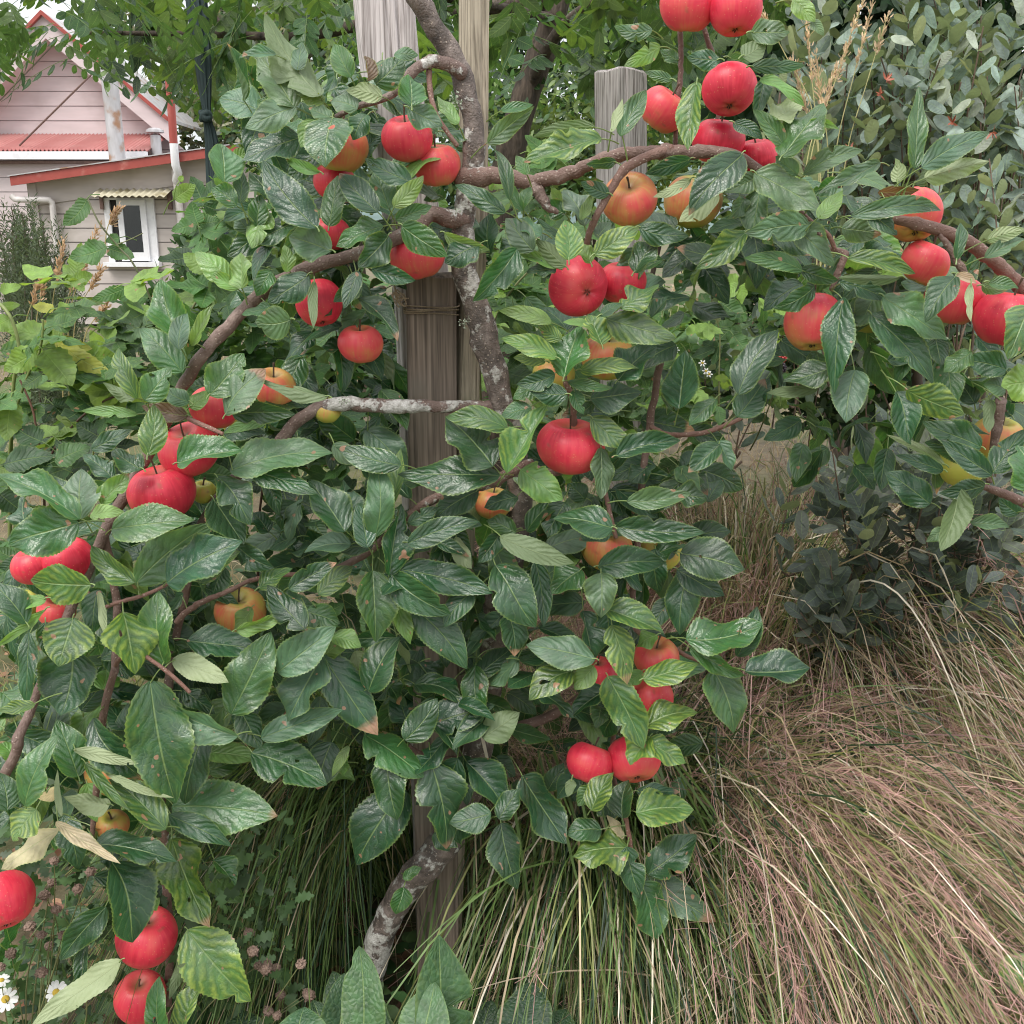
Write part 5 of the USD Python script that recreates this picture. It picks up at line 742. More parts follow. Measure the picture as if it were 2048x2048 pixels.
def traced(txt, crop, Y, nlf=1, mtl='bramble', cols=None, seed=0, serr=.06, wr=None, nu=16, par=(0, .5, .5)):
    out = []; x0, y0 = CROP[crop]
    for i, e in enumerate(txt.split(';')):
        q = e.split(); b = [float(t) * K for t in q[:5]]; g = np.random.default_rng(seed + i); y = Y + g.uniform(-.05, .05)
        rise = (b[1] - b[3]) * float(MPP(y0 + b[1], y)); B = P(x0 + b[0], y0 + b[1], y - .2 * rise); T = P(x0 + b[2], y0 + b[3], y + .2 * rise); t = unit(T - B); c = unit(EYE - B); n0 = unit(c - (c @ t) * t); s0 = np.cross(t, n0); ph = g.uniform(.1, .6); ph *= 1 if (n0 + s0)[2] > (n0 - s0)[2] else -1
        n = n0 * math.cos(ph) + s0 * math.sin(ph); w = b[4] * float(MPP(y0 + b[1], y)) * 1.2
        V, Fc, uv = leaves(B, T, n, w, fold=g.uniform(.1, .4), curl=g.normal(-.05, .08), wave=.12, prof=(.5, .85), nu=nu, ns=2, serr=serr, seed=seed + i)
        col = np.array(cols[q[5]]) * g.uniform(.85, 1.15); pv, pf = tube(np.array([B - t * .03 + [0, .01, -.012], B - t * .012, B]), .0011, 3, cap=False); v, f = cat_((V[0], Fc), (pv, pf))
        out.append((1.0, v, f, np.vstack([uv, np.tile([[.05, .5]], (len(pv), 1))]), col))
    return out
BC = dict(l=(.13, .22, .045), g=(.045, .115, .030), d=(.022, .062, .022), s=(.07, .13, .06), y=(.26, .27, .045))
def cane(parent, pts, r0, r1, col=(.16, .17, .07), mtl='stem'):
    pts = np.asarray(pts, float); w = P(pts[:, 0], pts[:, 1], pts[:, 2]); s = spline(w, len(pts) * 7); v, f = tube(s, np.linspace(r0, r1, len(s)), 7); part(parent, 'cane', (v, f), M[mtl], smooth=True, col=col)
def fill(regs, seed, size=(.05, .085), nlf=(3, 3, 5), cols='gd', upb=.9, serr=.06, nu=10, wr=.62, par=None):
    out = []; k = 0
    for x0, y0, x1, y1, ya, yb, n in regs:
        for _ in range(n):
            k += 1; g = np.random.default_rng(seed + k); Y = g.uniform(ya, yb); b = P(g.uniform(x0, x1), g.uniform(y0, y1), Y)
            if b[2] < .02: b[2] = g.uniform(.03, .2)
            d = unit([g.normal(0, .8), g.normal(-.25, .6), g.normal(-.1, .45)]); up = unit(np.array([0, -.45, upb]) + g.normal(0, .3, 3)); up = unit(up - (up @ d) * d)
            sz = g.uniform(*size); v, f, u = spray_leaf(b, d, up, sz, int(g.choice(nlf)), seed + k, nu=nu, serr=serr, wr=wr); out.append((sz / Y, v, f, u, np.array(BC[g.choice(list(cols))]) * g.uniform(.75, 1.3)))
    out.sort(key=lambda r: -r[0]); return out
ras = thing('raspberry', 'light green raspberry canes with serrated leaves at the left edge in front of the shed', 'raspberry plant', (P(60, 900, 1.9)[0], 1.9, 0))
rl = traced("240 60 400 255 175 l;320 10 610 180 95 y;60 335 35 560 130 l;0 60 230 5 75 g;200 60 20 170 120 l;230 190 120 260 90 g;420 130 300 230 80 g", 'D', 1.75, cols=BC, seed=71)
rl += traced("0 1605 118 1578 62 l;0 1690 112 1682 42 l;300 1705 178 1688 55 y;318 1700 385 1690 50 l;290 1800 425 1758 90 g;290 1860 20 1800 130 l;300 1875 510 1925 85 y;260 1900 330 1960 90 l;60 1760 -40 1830 90 l;140 1850 60 1920 90 l", 'A', 1.8, cols=BC, seed=91)
rl += fill([(-100, 560, 230, 900, 1.7, 2.1, 34)], 5100, cols='lgl')
cane(ras, [(20, 1100, 1.9), (22, 900, 1.85), (28, 760, 1.8), (38, 690, 1.78), (24, 640, 1.78), (-10, 600, 1.8)], .004, .003, (.18, .22, .07)); cane(ras, [(30, 1000, 1.9), (28, 840, 1.8), (60, 740, 1.78), (80, 700, 1.76), (86, 640, 1.75)], .003, .002, (.16, .2, .06)); cane(ras, [(100, 1000, 1.95), (70, 840, 1.9), (40, 760, 1.9)], .003, .002, (.12, .06, .04))
emit(ras, rl, 'bramble', 60, par=(.25, .5, .6))
br = thing('bramble', 'bramble with arching canes and green serrated leaves between shed window and left limb', 'bramble', (P(380, 800, 2.1)[0], 2.1, 0))
bl = traced("478 1100 345 1245 95 g;590 1362 382 1422 125 g;590 1372 742 1422 85 g;660 1312 582 1332 55 g;800 1722 528 1765 165 s;690 1592 505 1655 65 g;1270 1560 1082 1390 115 g;1090 1235 945 1275 85 g;1090 1230 1060 1110 85 g;1100 1235 1215 1215 85 g;1300 1470 1215 1310 110 g;1150 1500 1010 1400 95 l;800 1800 640 1860 140 s;960 1100 1080 1020 80 l;990 1000 1010 970 30 l;820 1640 610 1600 100 g;1160 1380 1280 1310 110 g;1240 1200 1330 1260 85 g", 'A', 2.0, cols=BC, seed=131)
bl += fill([(190, 600, 480, 860, 1.9, 2.5, 90), (380, 380, 620, 700, 1.9, 2.6, 90)], 5400, cols='gsdgl')
cane(br, [(420, 1000, 2.1), (330, 680, 2.05), (296, 585, 2.02), (262, 520, 2.0), (238, 495, 2.0), (195, 440, 1.98), (176, 398, 1.98)], .0035, .0015, (.14, .15, .08)); cane(br, [(300, 1000, 2.1), (350, 700, 2.1), (420, 560, 2.1), (500, 480, 2.1)], .003, .002); cane(br, [(232, 490, 2.0), (262, 478, 2.0), (286, 466, 2.0)], .0012, .0008)
emit(br, bl, 'bramble', 110, par=(.1, .5, .6))
br2 = thing('bramble', 'dark green bramble thicket behind the left limb and brown post', 'bramble', (P(560, 900, 2.2)[0], 2.2, 0))
bl = traced("20 690 300 640 130 d;300 670 500 590 120 g;290 700 0 690 110 d;400 700 180 790 130 g;540 640 300 560 130 d;0 850 140 960 120 d;230 560 80 480 120 d;560 540 420 460 110 d", 'D', 1.75, cols=BC, seed=171)
bl += fill([(0, 700, 420, 1250, 1.75, 2.4, 110), (420, 560, 830, 1080, 1.9, 2.6, 150), (400, 1080, 820, 1500, 1.9, 2.3, 50)], 5800, cols='ddg')
cane(br2, [(520, 1200, 2.2), (560, 800, 2.1), (640, 600, 2.1), (700, 520, 2.1)], .003, .002, (.10, .05, .04)); cane(br2, [(120, 1200, 2.0), (90, 950, 1.9), (180, 820, 1.85), (240, 790, 1.8)], .003, .002, (.10, .05, .04))
emit(br2, bl, 'bramble', 150, par=(.05, .45, .5))
br3 = thing('bramble', 'bright green bramble behind the trunk on its right side, below the right limb', 'bramble', (P(1100, 900, 2.3)[0], 2.3, 0))
bl = fill([(930, 520, 1100, 820, 1.9, 2.6, 80), (1050, 600, 1400, 960, 2.0, 2.8, 110), (930, 300, 1200, 560, 2.4, 3.2, 60)], 6200, cols='glgs')
cane(br3, [(1010, 1100, 2.2), (960, 740, 2.1), (990, 640, 2.05), (1040, 560, 2.0), (1090, 520, 2.0)], .003, .002); cane(br3, [(1100, 1100, 2.2), (1160, 700, 2.1), (1230, 560, 2.1)], .003, .002)
emit(br3, bl, 'bramble', 130, par=(.2, .5, .6))
br4 = thing('bramble', 'bramble with two blackberries and dry flower heads in the gap under the right limb', 'bramble', (P(1450, 900, 2.3)[0], 2.3, 0))
bl = traced("100 1650 195 1790 95 g;260 1670 380 1780 105 g;0 1660 90 1640 60 g;330 1850 400 1932 90 g;60 1730 0 1800 60 g", 'C', 2.1, cols=BC, seed=211) + fill([(1230, 610, 1560, 820, 2.0, 3.0, 120), (1500, 520, 1800, 760, 2.1, 2.8, 50)], 6600, size=(.035, .065), cols='gsgdl')
cane(br4, [(1440, 900, 2.2), (1438, 760, 2.1), (1440, 680, 2.1), (1424, 600, 2.1), (1420, 580, 2.1)], .002, .0012); cane(br4, [(1500, 900, 2.2), (1550, 780, 2.0), (1568, 720, 1.95), (1564, 700, 1.94)], .002, .001)
emit(br4, bl, 'bramble', 110, par=(.1, .5, .6))
def drupe(parent, name, px, py, Y, rpx, mtl, seed):
    g = np.random.default_rng(seed); R = rpx * float(MPP(py, Y)); c = P(px, py, Y); ms = []
    for k in range(34):
        a = k * 2.4; z = 1 - 2 * (k + .5) / 34; rr = math.sqrt(1 - z * z); s = trimesh.creation.icosphere(1, R * .27); s.apply_translation(c + np.array([rr * math.cos(a), rr * math.sin(a), z * 1.1]) * R * .8); ms.append((np.array(s.vertices), np.array(s.faces)))
    part(parent, name, cat_(*ms), M[mtl], smooth=True)
drupe(br4, 'blackberry', 1561, 736, 1.93, 12, 'blackberry', 1); drupe(br4, 'red_berry', 1565, 716, 1.95, 9, 'redberry', 2); drupe(br4, 'red_berry', 1063, 1034, 1.9, 11, 'redberry', 3)
for k, (px, py) in enumerate(((1413, 564), (1427, 574), (1440, 592), (1400, 548))): drupe(br4, 'flower_head', px, py, 2.08, 8, 'seed', 10 + k)
def floret(parent, px, py, Y, rpx, seed, name='flower', npet=12, face=(0, -.8, .6), disc=True):
    g = np.random.default_rng(seed); R = rpx * float(MPP(py, Y)); c = P(px, py, Y); n = unit(np.array(face, float)); a = unit(np.cross(n, [.2, .1, 1])); b = np.cross(n, a); an = np.arange(npet) * 2 * np.pi / npet + g.uniform(0, .2, npet)
    r = np.cos(an)[:, None] * a + np.sin(an)[:, None] * b; droop = g.uniform(-.05, .25, npet)[:, None]
    V, Fc, uv = leaves(c + r * R * .28, c + r * R - n * R * droop, np.tile(n, (npet, 1)), R * .36, fold=.05, curl=.05, prof=(.45, .3), nu=6, ns=1, seed=seed)
    fl = part(parent, name, tube(np.array([c - n * R * .5, c - n * R * .1]), R * .06, 6), M['stem'], col=(.08, .13, .04))
    for k in range(npet): part(fl, 'petal', (V[k], Fc), M['petal'], smooth=True)
    if disc:
        m = trimesh.creation.icosphere(2, 1.0); v = np.array(m.vertices) * [R * .32, R * .32, R * .17]; Rm = np.stack([a, b, n], 1); part(fl, 'disc', (v @ Rm.T + c + n * R * .02, np.array(m.faces)), M['disc'], smooth=True)
for k, (px, py) in enumerate(((1343, 690), (1352, 700), (1405, 726), (1412, 742), (1338, 676), (1350, 684), (1418, 748))): floret(br4, px, py, 2.1, 8, 300 + k, npet=6)

# ------------------------------------------------------------------ feijoa bushes at the right
FC = [np.array((.23, .29, .26)), np.array((.19, .26, .22)), np.array((.28, .32, .26)), np.array((.14, .20, .155))]
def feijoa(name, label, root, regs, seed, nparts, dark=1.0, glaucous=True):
    t = thing(name, label, 'shrub', (root[0], root[1], 0)); out = []; k = 0; base = np.array([root[0], root[1], 0.0])
    for x0, y0, x1, y1, ya, yb, n in regs:
        for _ in range(n):
            k += 1; g = np.random.default_rng(seed + k); tip = P(g.uniform(x0, x1), g.uniform(y0, y1), g.uniform(ya, yb)); tip[2] = max(tip[2], .12)
            out_d = unit(tip - base - np.array([0, 0, .5])); d = unit(out_d * .5 + np.array([0, -.25, .65]) + g.normal(0, .32, 3)); L = g.uniform(.16, .28); b0 = tip - d * L
            tt = np.linspace(0, 1, 8)[:, None]; mid = b0 - d * .15 + np.array([0, 0, -.06]); cv = (1 - tt) ** 2 * (b0 * .8 + base * .2 + [0, 0, .1]) + 2 * tt * (1 - tt) * mid + tt ** 2 * tip
            if k % 2 == 0: part(t, 'branch', tube(cv, np.linspace(.0035, .0014, 8), 5), M['stem'], smooth=True, col=(.17, .115, .085))
            side = unit(np.cross(d, [0.2, -1, .1])); nn = np.cross(side, d); m = int(g.integers(4, 7))
            for q in range(m):
                c = b0 + d * L * (.12 + .88 * q / m); ang = (q % 2) * 1.57 + g.uniform(-.3, .3); s1 = side * math.cos(ang) + nn * math.sin(ang)
                for sg in (-1, 1):
                    ll = g.uniform(.046, .070) * (1 - .3 * q / m * (q == m - 1)); ld = unit(s1 * sg * .75 + d * .75 + g.normal(0, .15, 3)); upv = unit(d - (d @ ld) * ld); bst = c + ld * .006; V, Fc, uv = leaves(bst, bst + ld * ll, upv, ll * g.uniform(.48, .58), fold=g.uniform(.05, .35), curl=g.normal(-.06, .05), wave=.04, prof=(.62, .5), nu=8, ns=2, seed=seed * 3 + k * 17 + q)
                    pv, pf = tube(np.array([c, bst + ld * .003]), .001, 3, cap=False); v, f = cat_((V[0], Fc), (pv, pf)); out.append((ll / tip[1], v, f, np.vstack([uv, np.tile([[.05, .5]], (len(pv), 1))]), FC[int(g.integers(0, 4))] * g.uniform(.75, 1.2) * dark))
    out.sort(key=lambda r: -r[0]); emit(t, out, 'feijoa', nparts, par=(0, .48, .95)); return t
f1 = feijoa('feijoa_bush', 'grey green bush with small oval leaves filling the top right corner', P(1850, 1300, 2.7), [(1560, -40, 2100, 480, 2.2, 3.0, 260), (1640, 420, 2100, 700, 2.3, 2.9, 40)], 15000, 300)
wood(f1, 'stem', [(1850, 1500, 2.7, 16), (1840, 900, 2.65, 12), (1810, 420, 2.6, 7), (1780, 230, 2.55, 5)], 'stem', 8, .1); wood(f1, 'stem', [(1850, 1500, 2.7, 14), (1960, 800, 2.7, 10), (2040, 400, 2.6, 6)], 'stem', 8, .1)
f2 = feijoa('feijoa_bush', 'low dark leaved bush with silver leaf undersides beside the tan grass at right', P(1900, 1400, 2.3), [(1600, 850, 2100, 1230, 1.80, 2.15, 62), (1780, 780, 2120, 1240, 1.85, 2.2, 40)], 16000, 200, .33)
f3 = feijoa('feijoa_bush', 'small grey leaved bush in the gap under the right limb', P(1500, 1000, 2.5), [(1400, 560, 1620, 720, 2.2, 2.7, 16)], 17000, 60, .7)
for k, (px, py) in enumerate(((1772, 160), (1700, 300), (1985, 265), (1760, 190), (1905, 245))):
    g = np.random.default_rng(px); c = P(px, py, 2.25); n = 7; d = unit(g.normal(size=(n, 3)) + [0, -.5, .2]); V, Fc, uv = leaves(np.tile(c, (n, 1)), c + d * .018, g.normal(size=(n, 3)), .005, nu=4, ns=1, seed=px); part(f1, 'spent_flower', merged(V, Fc), M['stem'], col=(.34, .10, .06))

# ------------------------------------------------------------------ far bushes and trees
def bush(name, label, cat, blobs, n, seed, size, cols, mtl='mass', trunk=True):
    "blobs: (px, py, Y, radius in px across, flatness)"
    g = np.random.default_rng(seed); bs, rad = [], []
    for px, py, Y, r, fl in blobs: bs.append(P(px, py, Y)); rad.append((r * float(MPP(py, Y)), fl))
    root = np.mean(bs, 0); t = thing(name, label, cat, (root[0], root[1], 0)); w = np.array([r ** 2 for r, _ in rad]); w = w / w.sum(); pk = g.choice(len(bs), n, p=w)
    d = unit(g.normal(size=(n, 3))); rr = np.array([rad[k][0] for k in pk]) * g.uniform(.45, 1.08, n) ** .6; c = np.array([bs[k] for k in pk]) + d * rr[:, None] * np.array([1, .8, 1]) * np.array([[1, 1, rad[k][1]] for k in pk])
    c = c + (meshkit.noise(c * 3.0, seed)[:, None] - .5) * .3 * d; c[:, 2] = np.maximum(c[:, 2], .03); dr = unit(d * .5 + g.normal(0, .7, (n, 3)) + [0, 0, -.2]); sz = g.uniform(*size, n); V, Fc, uv = leaves(c, c + dr * sz[:, None], d + g.normal(0, .5, (n, 3)) + [0, 0, .5], sz * .5, nu=3, ns=1, fold=.25, seed=seed)
    cc = np.array(cols)[g.integers(0, len(cols), n)] * g.uniform(.65, 1.35, (n, 1)); v, f = merged(V, Fc); part(t, 'foliage', (v, f), M[mtl], smooth=True, col=np.repeat(cc, V.shape[1], 0), kind='stuff')
    if trunk:
        for k, b in enumerate(bs[:8]):
            p = np.array([[root[0], root[1], 0], (root * [1, 1, .3] + b) / 2 * [1, 1, .8], b]); part(t, 'trunk' if k == 0 else 'branch', tube(spline(p, 16), np.linspace(.03, .008, 16), 7, .15, 20), M['canopy_bark'], smooth=True)
    return t
DK, MD, LT = (.018, .045, .018), (.045, .10, .028), (.11, .17, .04)
bush('dark_tree', 'dark broadleaf tree behind the grey green bush at the upper right', 'tree', [(1780, 40, 5.0, 240, 1), (1960, -20, 5.2, 240, 1), (1500, 60, 5.0, 190, 1), (1680, 150, 5.2, 240, 1), (1900, 120, 5.4, 260, 1), (2080, 260, 5.2, 220, 1), (1620, 330, 5.0, 170, 1), (1850, 420, 5.2, 220, 1), (1600, -80, 5, 200, 1)], 11500, 21, (.06, .10), [DK, DK, (.03, .07, .03)])
bush('garden_shrub', 'pale green feathery shrub beyond the grey fence post', 'shrub', [(1130, 260, 6.5, 130, 1), (1250, 250, 7, 140, 1), (1370, 280, 6.5, 140, 1), (1440, 380, 6.2, 110, 1), (1180, 390, 6.5, 120, 1), (1060, 350, 6.5, 100, 1)], 6500, 22, (.04, .075), [LT, MD, (.14, .2, .07)])
bush('garden_shrub', 'mid green shrub far back between trunk and tall pale post', 'shrub', [(860, 300, 7, 130, 1), (700, 260, 7.5, 150, 1), (980, 280, 7, 130, 1), (600, 330, 7.0, 130, 1), (560, 240, 8, 120, 1)], 5000, 23, (.05, .09), [MD, LT, DK])
bush('backdrop_tree', 'tall leafy tree standing beyond the garden behind the trunk', 'tree', [(1080, 60, 11, 210, 1), (1300, 40, 11, 230, 1), (900, 90, 12, 190, 1), (1420, 150, 10, 200, 1), (700, 120, 12, 150, 1), (1200, -120, 11, 220, 1)], 8000, 24, (.10, .17), [MD, DK, LT])
bush('backdrop_tree', 'thin grey green tree rising beyond the cottage roof near the hanging cloth', 'tree', [(470, 150, 22, 120, 1), (560, 60, 21, 130, 1), (380, 120, 24, 90, 1), (520, 260, 20, 110, 1), (640, 20, 20, 110, 1), (300, 40, 26, 60, 1), (440, 260, 21, 90, 1), (520, 340, 20, 100, 1)], 8000, 25, (.14, .26), [(.12, .14, .08), MD, (.2, .2, .13)])
bush('weedy_shrub', 'low weedy shrub on the grass below the shed at the left', 'shrub', [(330, 620, 4.2, 60, .8), (430, 600, 4.0, 80, .9), (520, 560, 3.6, 90, 1), (420, 500, 4.2, 60, 1)], 3000, 26, (.03, .06), [MD, (.05, .11, .04), LT], trunk=False)
bush('weedy_shrub', 'mat of dark weeds behind the tree beyond the short brown post', 'shrub', [(560, 820, 2.8, 110, .8), (700, 760, 3, 110, 1), (640, 640, 3, 120, 1), (760, 620, 3.2, 90, 1), (1000, 620, 3, 110, 1), (1080, 760, 2.9, 90, .8)], 5000, 27, (.03, .055), [DK, MD, (.03, .07, .03)], trunk=False)

bush('weedy_shrub', 'dark low weeds in the gap beyond the dark leaved bush at right', 'shrub', [(1640, 640, 3.4, 130, .9), (1760, 740, 3.2, 130, .9), (1500, 660, 3.3, 110, .8), (1900, 700, 3.3, 150, 1), (1400, 700, 3.2, 100, .8)], 6500, 28, (.03, .055), [DK, MD, (.06, .11, .035)], trunk=False)

# rosemary
ro = thing('rosemary_bush', 'upright needle leaved bush at the left edge before the shed', 'shrub', (P(20, 640, 5.0)[0], 5.0, 0)); g = np.random.default_rng(61); nv, ncol = [], []
for k in range(430):
    tip = P(g.normal(10, 46), 0, 5.0 + g.normal(0, .22)); h = np.clip(1.62 - abs(tip[0] - LOC[ro][0]) * 1.0 - g.exponential(.22), .3, 1.7); tip[2] = h; b = np.array([LOC[ro][0] + (tip[0] - LOC[ro][0]) * .75, tip[1], max(h - g.uniform(.35, .7), .0)]); tt = np.linspace(0, 1, 10)[:, None]; bow = g.normal(0, .05, 3); p = b + (tip - b) * tt + bow * tt * (1 - tt); n = 66; q = np.linspace(0, 1, n); pc = b + (tip - b) * q[:, None] + bow * (q * (1 - q))[:, None]
    d = unit(g.normal(size=(n, 3)) * [1, 1, .3] + [0, 0, .9]); V, Fc, uv = leaves(pc, pc + d * g.uniform(.025, .042, (n, 1)), g.normal(size=(n, 3)), .0062, nu=2, ns=1, seed=k); nv.append(V); ncol.append(np.repeat((np.array((.075, .105, .055)) * g.uniform(.6, 1.5))[None], n * V.shape[1], 0))
    if k % 12 == 0: part(ro, 'stem', tube(p, np.linspace(.006, .0025, 10), 5), M['stem'], col=(.10, .08, .055))
v, f = merged(np.concatenate(nv), Fc); part(ro, 'foliage', (v, f), M['mass'], smooth=True, col=np.vstack(ncol), kind='stuff')

# ------------------------------------------------------------------ grasses
TAN, PALE, GRN, OLV, RED, DGR = np.array((.38, .30, .20)), np.array((.66, .59, .48)), np.array((.10, .165, .045)), np.array((.23, .245, .09)), np.array((.34, .205, .185)), np.array((.028, .058, .028))
def tussock(label, c, n, hgt, reach, cols, probs, seed, az=(0, 2 * np.pi), rad=.13, w=(.0022, .0042), drop=(0, .25), npan=0, pan_az=None, nwide=14, panreach=None, upness=(.55, 1.0)):
    g = np.random.default_rng(seed); t = thing('tussock_grass', label, 'grass tussock', (c[0], c[1], 0)); c = np.array([c[0], c[1], c[2]])
    def curves(m, azr, rch, hh):
        a = g.uniform(azr[0], azr[1], m); o = np.stack([np.cos(a), np.sin(a), 0 * a], -1); rr = rad * np.sqrt(g.uniform(0, 1, m))[:, None]; a2 = a + g.normal(0, .5, m); P0 = c + rr * np.stack([np.cos(a2), np.sin(a2), 0 * a], -1); R = g.uniform(rch[0], rch[1], m)[:, None]; H = g.uniform(hh[0], hh[1], m)[:, None]
        P1 = P0 + o * R * g.uniform(.25, .5, (m, 1)) + np.array([0, 0, 1.0]) * H * g.uniform(upness[0] + .5, upness[1] + .5, (m, 1)); P2 = P0 + o * R + np.array([0, 0, 1.0]) * (H * g.uniform(-.4, .55, (m, 1)) - g.uniform(drop[0], drop[1], (m, 1))) + g.normal(0, .10, (m, 3)); P1 = P1 + g.normal(0, .045, (m, 3)); P2[:, 2] = np.maximum(P2[:, 2], .015); return P0, P1, P2
    P0, P1, P2 = curves(n, az, reach, hgt); V, Fc, C = blades(P0, P1, P2, g.uniform(w[0], w[1], n), 8, seed); pk = g.choice(len(cols), n, p=probs); cc = np.array(cols)[pk] * g.uniform(.65, 1.35, (n, 1)); v, f = merged(V, Fc); part(t, 'blades', (v, f), M['grass'], col=np.repeat(cc, V.shape[1], 0), kind='stuff')
    if nwide:
        P0, P1, P2 = curves(nwide, az, reach, hgt); V, Fc, C = blades(P0, P1, P2, g.uniform(.004, .0075, nwide), 20, seed + 1)
        for k in range(nwide): part(t, 'broad_blade', (V[k], Fc), M['straw' if k % 3 else 'grass'], col=(PALE if k % 3 else GRN * 1.2) * g.uniform(.8, 1.2))
    if npan:
        P0, P1, P2 = curves(npan, pan_az or az, panreach or (reach[0] * 1.1, reach[1] * 1.1), hgt); V, Fc, C = blades(P0, P1, P2, .0014, 14, seed + 2, taper=.4); c1 = np.repeat((np.array([RED, TAN])[g.integers(0, 2, npan)] * g.uniform(.8, 1.3, (npan, 1))), V.shape[1], 0); v1, f1_ = merged(V, Fc)
        nh = 64; ii = g.integers(5, 14, (npan, nh)); B = np.take_along_axis(C, ii[..., None].repeat(3, 2), 1); Tn = unit(np.take_along_axis(C, (ii + 1)[..., None].repeat(3, 2).clip(0, C.shape[1] - 1), 1) - np.take_along_axis(C, (ii - 1)[..., None].repeat(3, 2), 1)); B = B + Tn * g.uniform(-.03, .03, (npan, nh, 1)); D = unit(Tn + g.normal(0, .75, B.shape)); Lh = g.uniform(.015, .055, (npan, nh, 1)); B, D, Lh = B.reshape(-1, 3), D.reshape(-1, 3), Lh.reshape(-1, 1)
        V2, F2, _ = blades(B, B + D * Lh * .5 + g.normal(0, .002, B.shape), B + D * Lh, g.uniform(.0008, .0014, len(B)), 2, seed + 3, taper=.3); c2 = np.repeat(np.repeat(np.array([RED, TAN * .9, RED * 1.25])[g.integers(0, 3, npan)], nh, 0) * g.uniform(.7, 1.4, (len(B), 1)), V2.shape[1], 0); v2, f2_ = merged(V2, F2); v, f = cat_((v1, f1_), (v2, f2_)); part(t, 'seed_panicles', (v, f), M['straw'], col=np.vstack([c1, c2]), kind='stuff')
    return t
gz_ = lambda px, Y: P(px, 1024, Y)[0]
tussock('big arching grass tussock behind the trunk, its blades hanging down to the front', (gz_(1180, 2.0), 2.0, .10), 2500, (.35, .62), (.25, .72), [TAN, PALE, GRN, OLV, DGR], [.13, .06, .36, .17, .28], 31, az=(-1.45, 3.3), rad=.16, npan=90, nwide=34, drop=(.1, .5))
tussock('dark green grass tussock fanning out left of the trunk foot', (gz_(790, 1.9), 1.9, .10), 3600, (.42, .66), (.2, .58), [DGR * 1.6, GRN * 1.2, TAN, OLV], [.26, .50, .07, .17], 32, az=(1.9, 4.3), rad=.10, npan=10, nwide=8, w=(.0026, .0046))
tussock('reddish tan flowering grass tussock sweeping to the lower right corner', (gz_(1390, 1.95), 1.95, .10), 2500, (.36, .62), (.35, 1.0), [TAN, PALE, GRN, OLV, RED, DGR], [.18, .09, .27, .17, .13, .16], 33, az=(-1.5, .9), rad=.16, npan=640, pan_az=(-1.5, .35), nwide=26, panreach=(.4, 1.1))
tussock('straw coloured grass tussock with crossing blades in front of the dark bush at right', (gz_(1490, 2.3), 2.3, .22), 3000, (.46, .80), (.3, .9), [TAN, PALE, OLV, GRN, DGR], [.28, .18, .20, .20, .14], 34, az=(-1.2, 2.2), rad=.18, npan=120, nwide=34)
tussock('green and tan grass tussock at the right edge of the picture', (gz_(1900, 2.1), 2.1, .06), 2100, (.25, .45), (.3, .8), [TAN, PALE, OLV, GRN, DGR], [.24, .14, .24, .24, .14], 35, rad=.2, npan=150, nwide=20)
tussock('pale red grass spilling over the ground at the bottom right corner', (gz_(1780, 1.62), 1.62, .03), 1500, (.15, .30), (.2, .6), [TAN, PALE, OLV, RED, DGR], [.28, .14, .2, .24, .14], 36, rad=.25, npan=240, nwide=10)
tussock('pinkish brown dry grass clump behind the tan grass under the right limb', (gz_(1610, 2.6), 2.6, .1), 2600, (.55, .9), (.35, .95), [RED, TAN, OLV, GRN], [.58, .22, .12, .08], 37, rad=.35, npan=420, nwide=0)
tussock('short bright green grass tuft in shade at the right edge', (gz_(2020, 1.95), 1.95, .0), 500, (.2, .35), (.1, .25), [GRN * .7, GRN], [.6, .4], 38, rad=.15, npan=0, nwide=0)
tussock('fresh green grass tussock arching to the front right of the trunk foot', (gz_(1200, 1.86), 1.86, .08), 1100, (.34, .52), (.25, .6), [GRN, DGR, OLV, TAN, PALE], [.46, .20, .18, .10, .06], 39, az=(-2.05, -.75), rad=.16, npan=20, nwide=10, w=(.003, .0055))
# dry tangle in the middle of the crown
g = np.random.default_rng(41); n = 1900; tg = thing('dry_grass_tangle', 'tangle of fine reddish dry stems in the middle of the tree right of the trunk', 'dry grass', (gz_(1090, 1.85), 1.85, 0))
px, py, Y = np.clip(g.normal(1080, 95, n), 850, 1400), np.clip(g.normal(1420, 170, n), 900, 1800), g.uniform(1.66, 1.98, n); B = P(px, py, Y); D = unit(g.normal(size=(n, 3)) * [1, .6, 1]); L = g.uniform(.04, .16, (n, 1))
V, Fc, C = blades(B - D * L / 2, B + g.normal(0, .012, (n, 3)), B + D * L / 2, g.uniform(.0006, .0014, n), 4, 41, taper=.3); v, f = merged(V, Fc); part(tg, 'stems', (v, f), M['straw'], col=np.repeat(np.array([RED, TAN, RED * .7])[g.integers(0, 3, n)] * g.uniform(.7, 1.4, (n, 1)), V.shape[1], 0), kind='stuff')
for x0, y0, x1, y1, w_, c_ in ((680 + 685 * K, 1348 - 5, 680 + 812 * K, 1348 + 465 * K, .0075, PALE), (680 + 865 * K, 1348 + 380 * K, 680 + 945 * K, 1348 + 640 * K, .003, RED * 1.3), (680 + 1130 * K, 1348 + 450 * K, 680 + 1275 * K, 1348 + 780 * K, .0045, GRN * 1.3)):
    A_, B_ = P(x0, y0, 1.62), P(x1, y1, 1.50); V, Fc, C = blades(A_[None], ((A_ + B_) / 2 + [.004, -.01, .004])[None], B_[None], w_, 8, 3, taper=.3, flat=np.array([0, 1, .2])); part(tg, 'broad_blade', (V[0], Fc), M['straw'], col=c_)
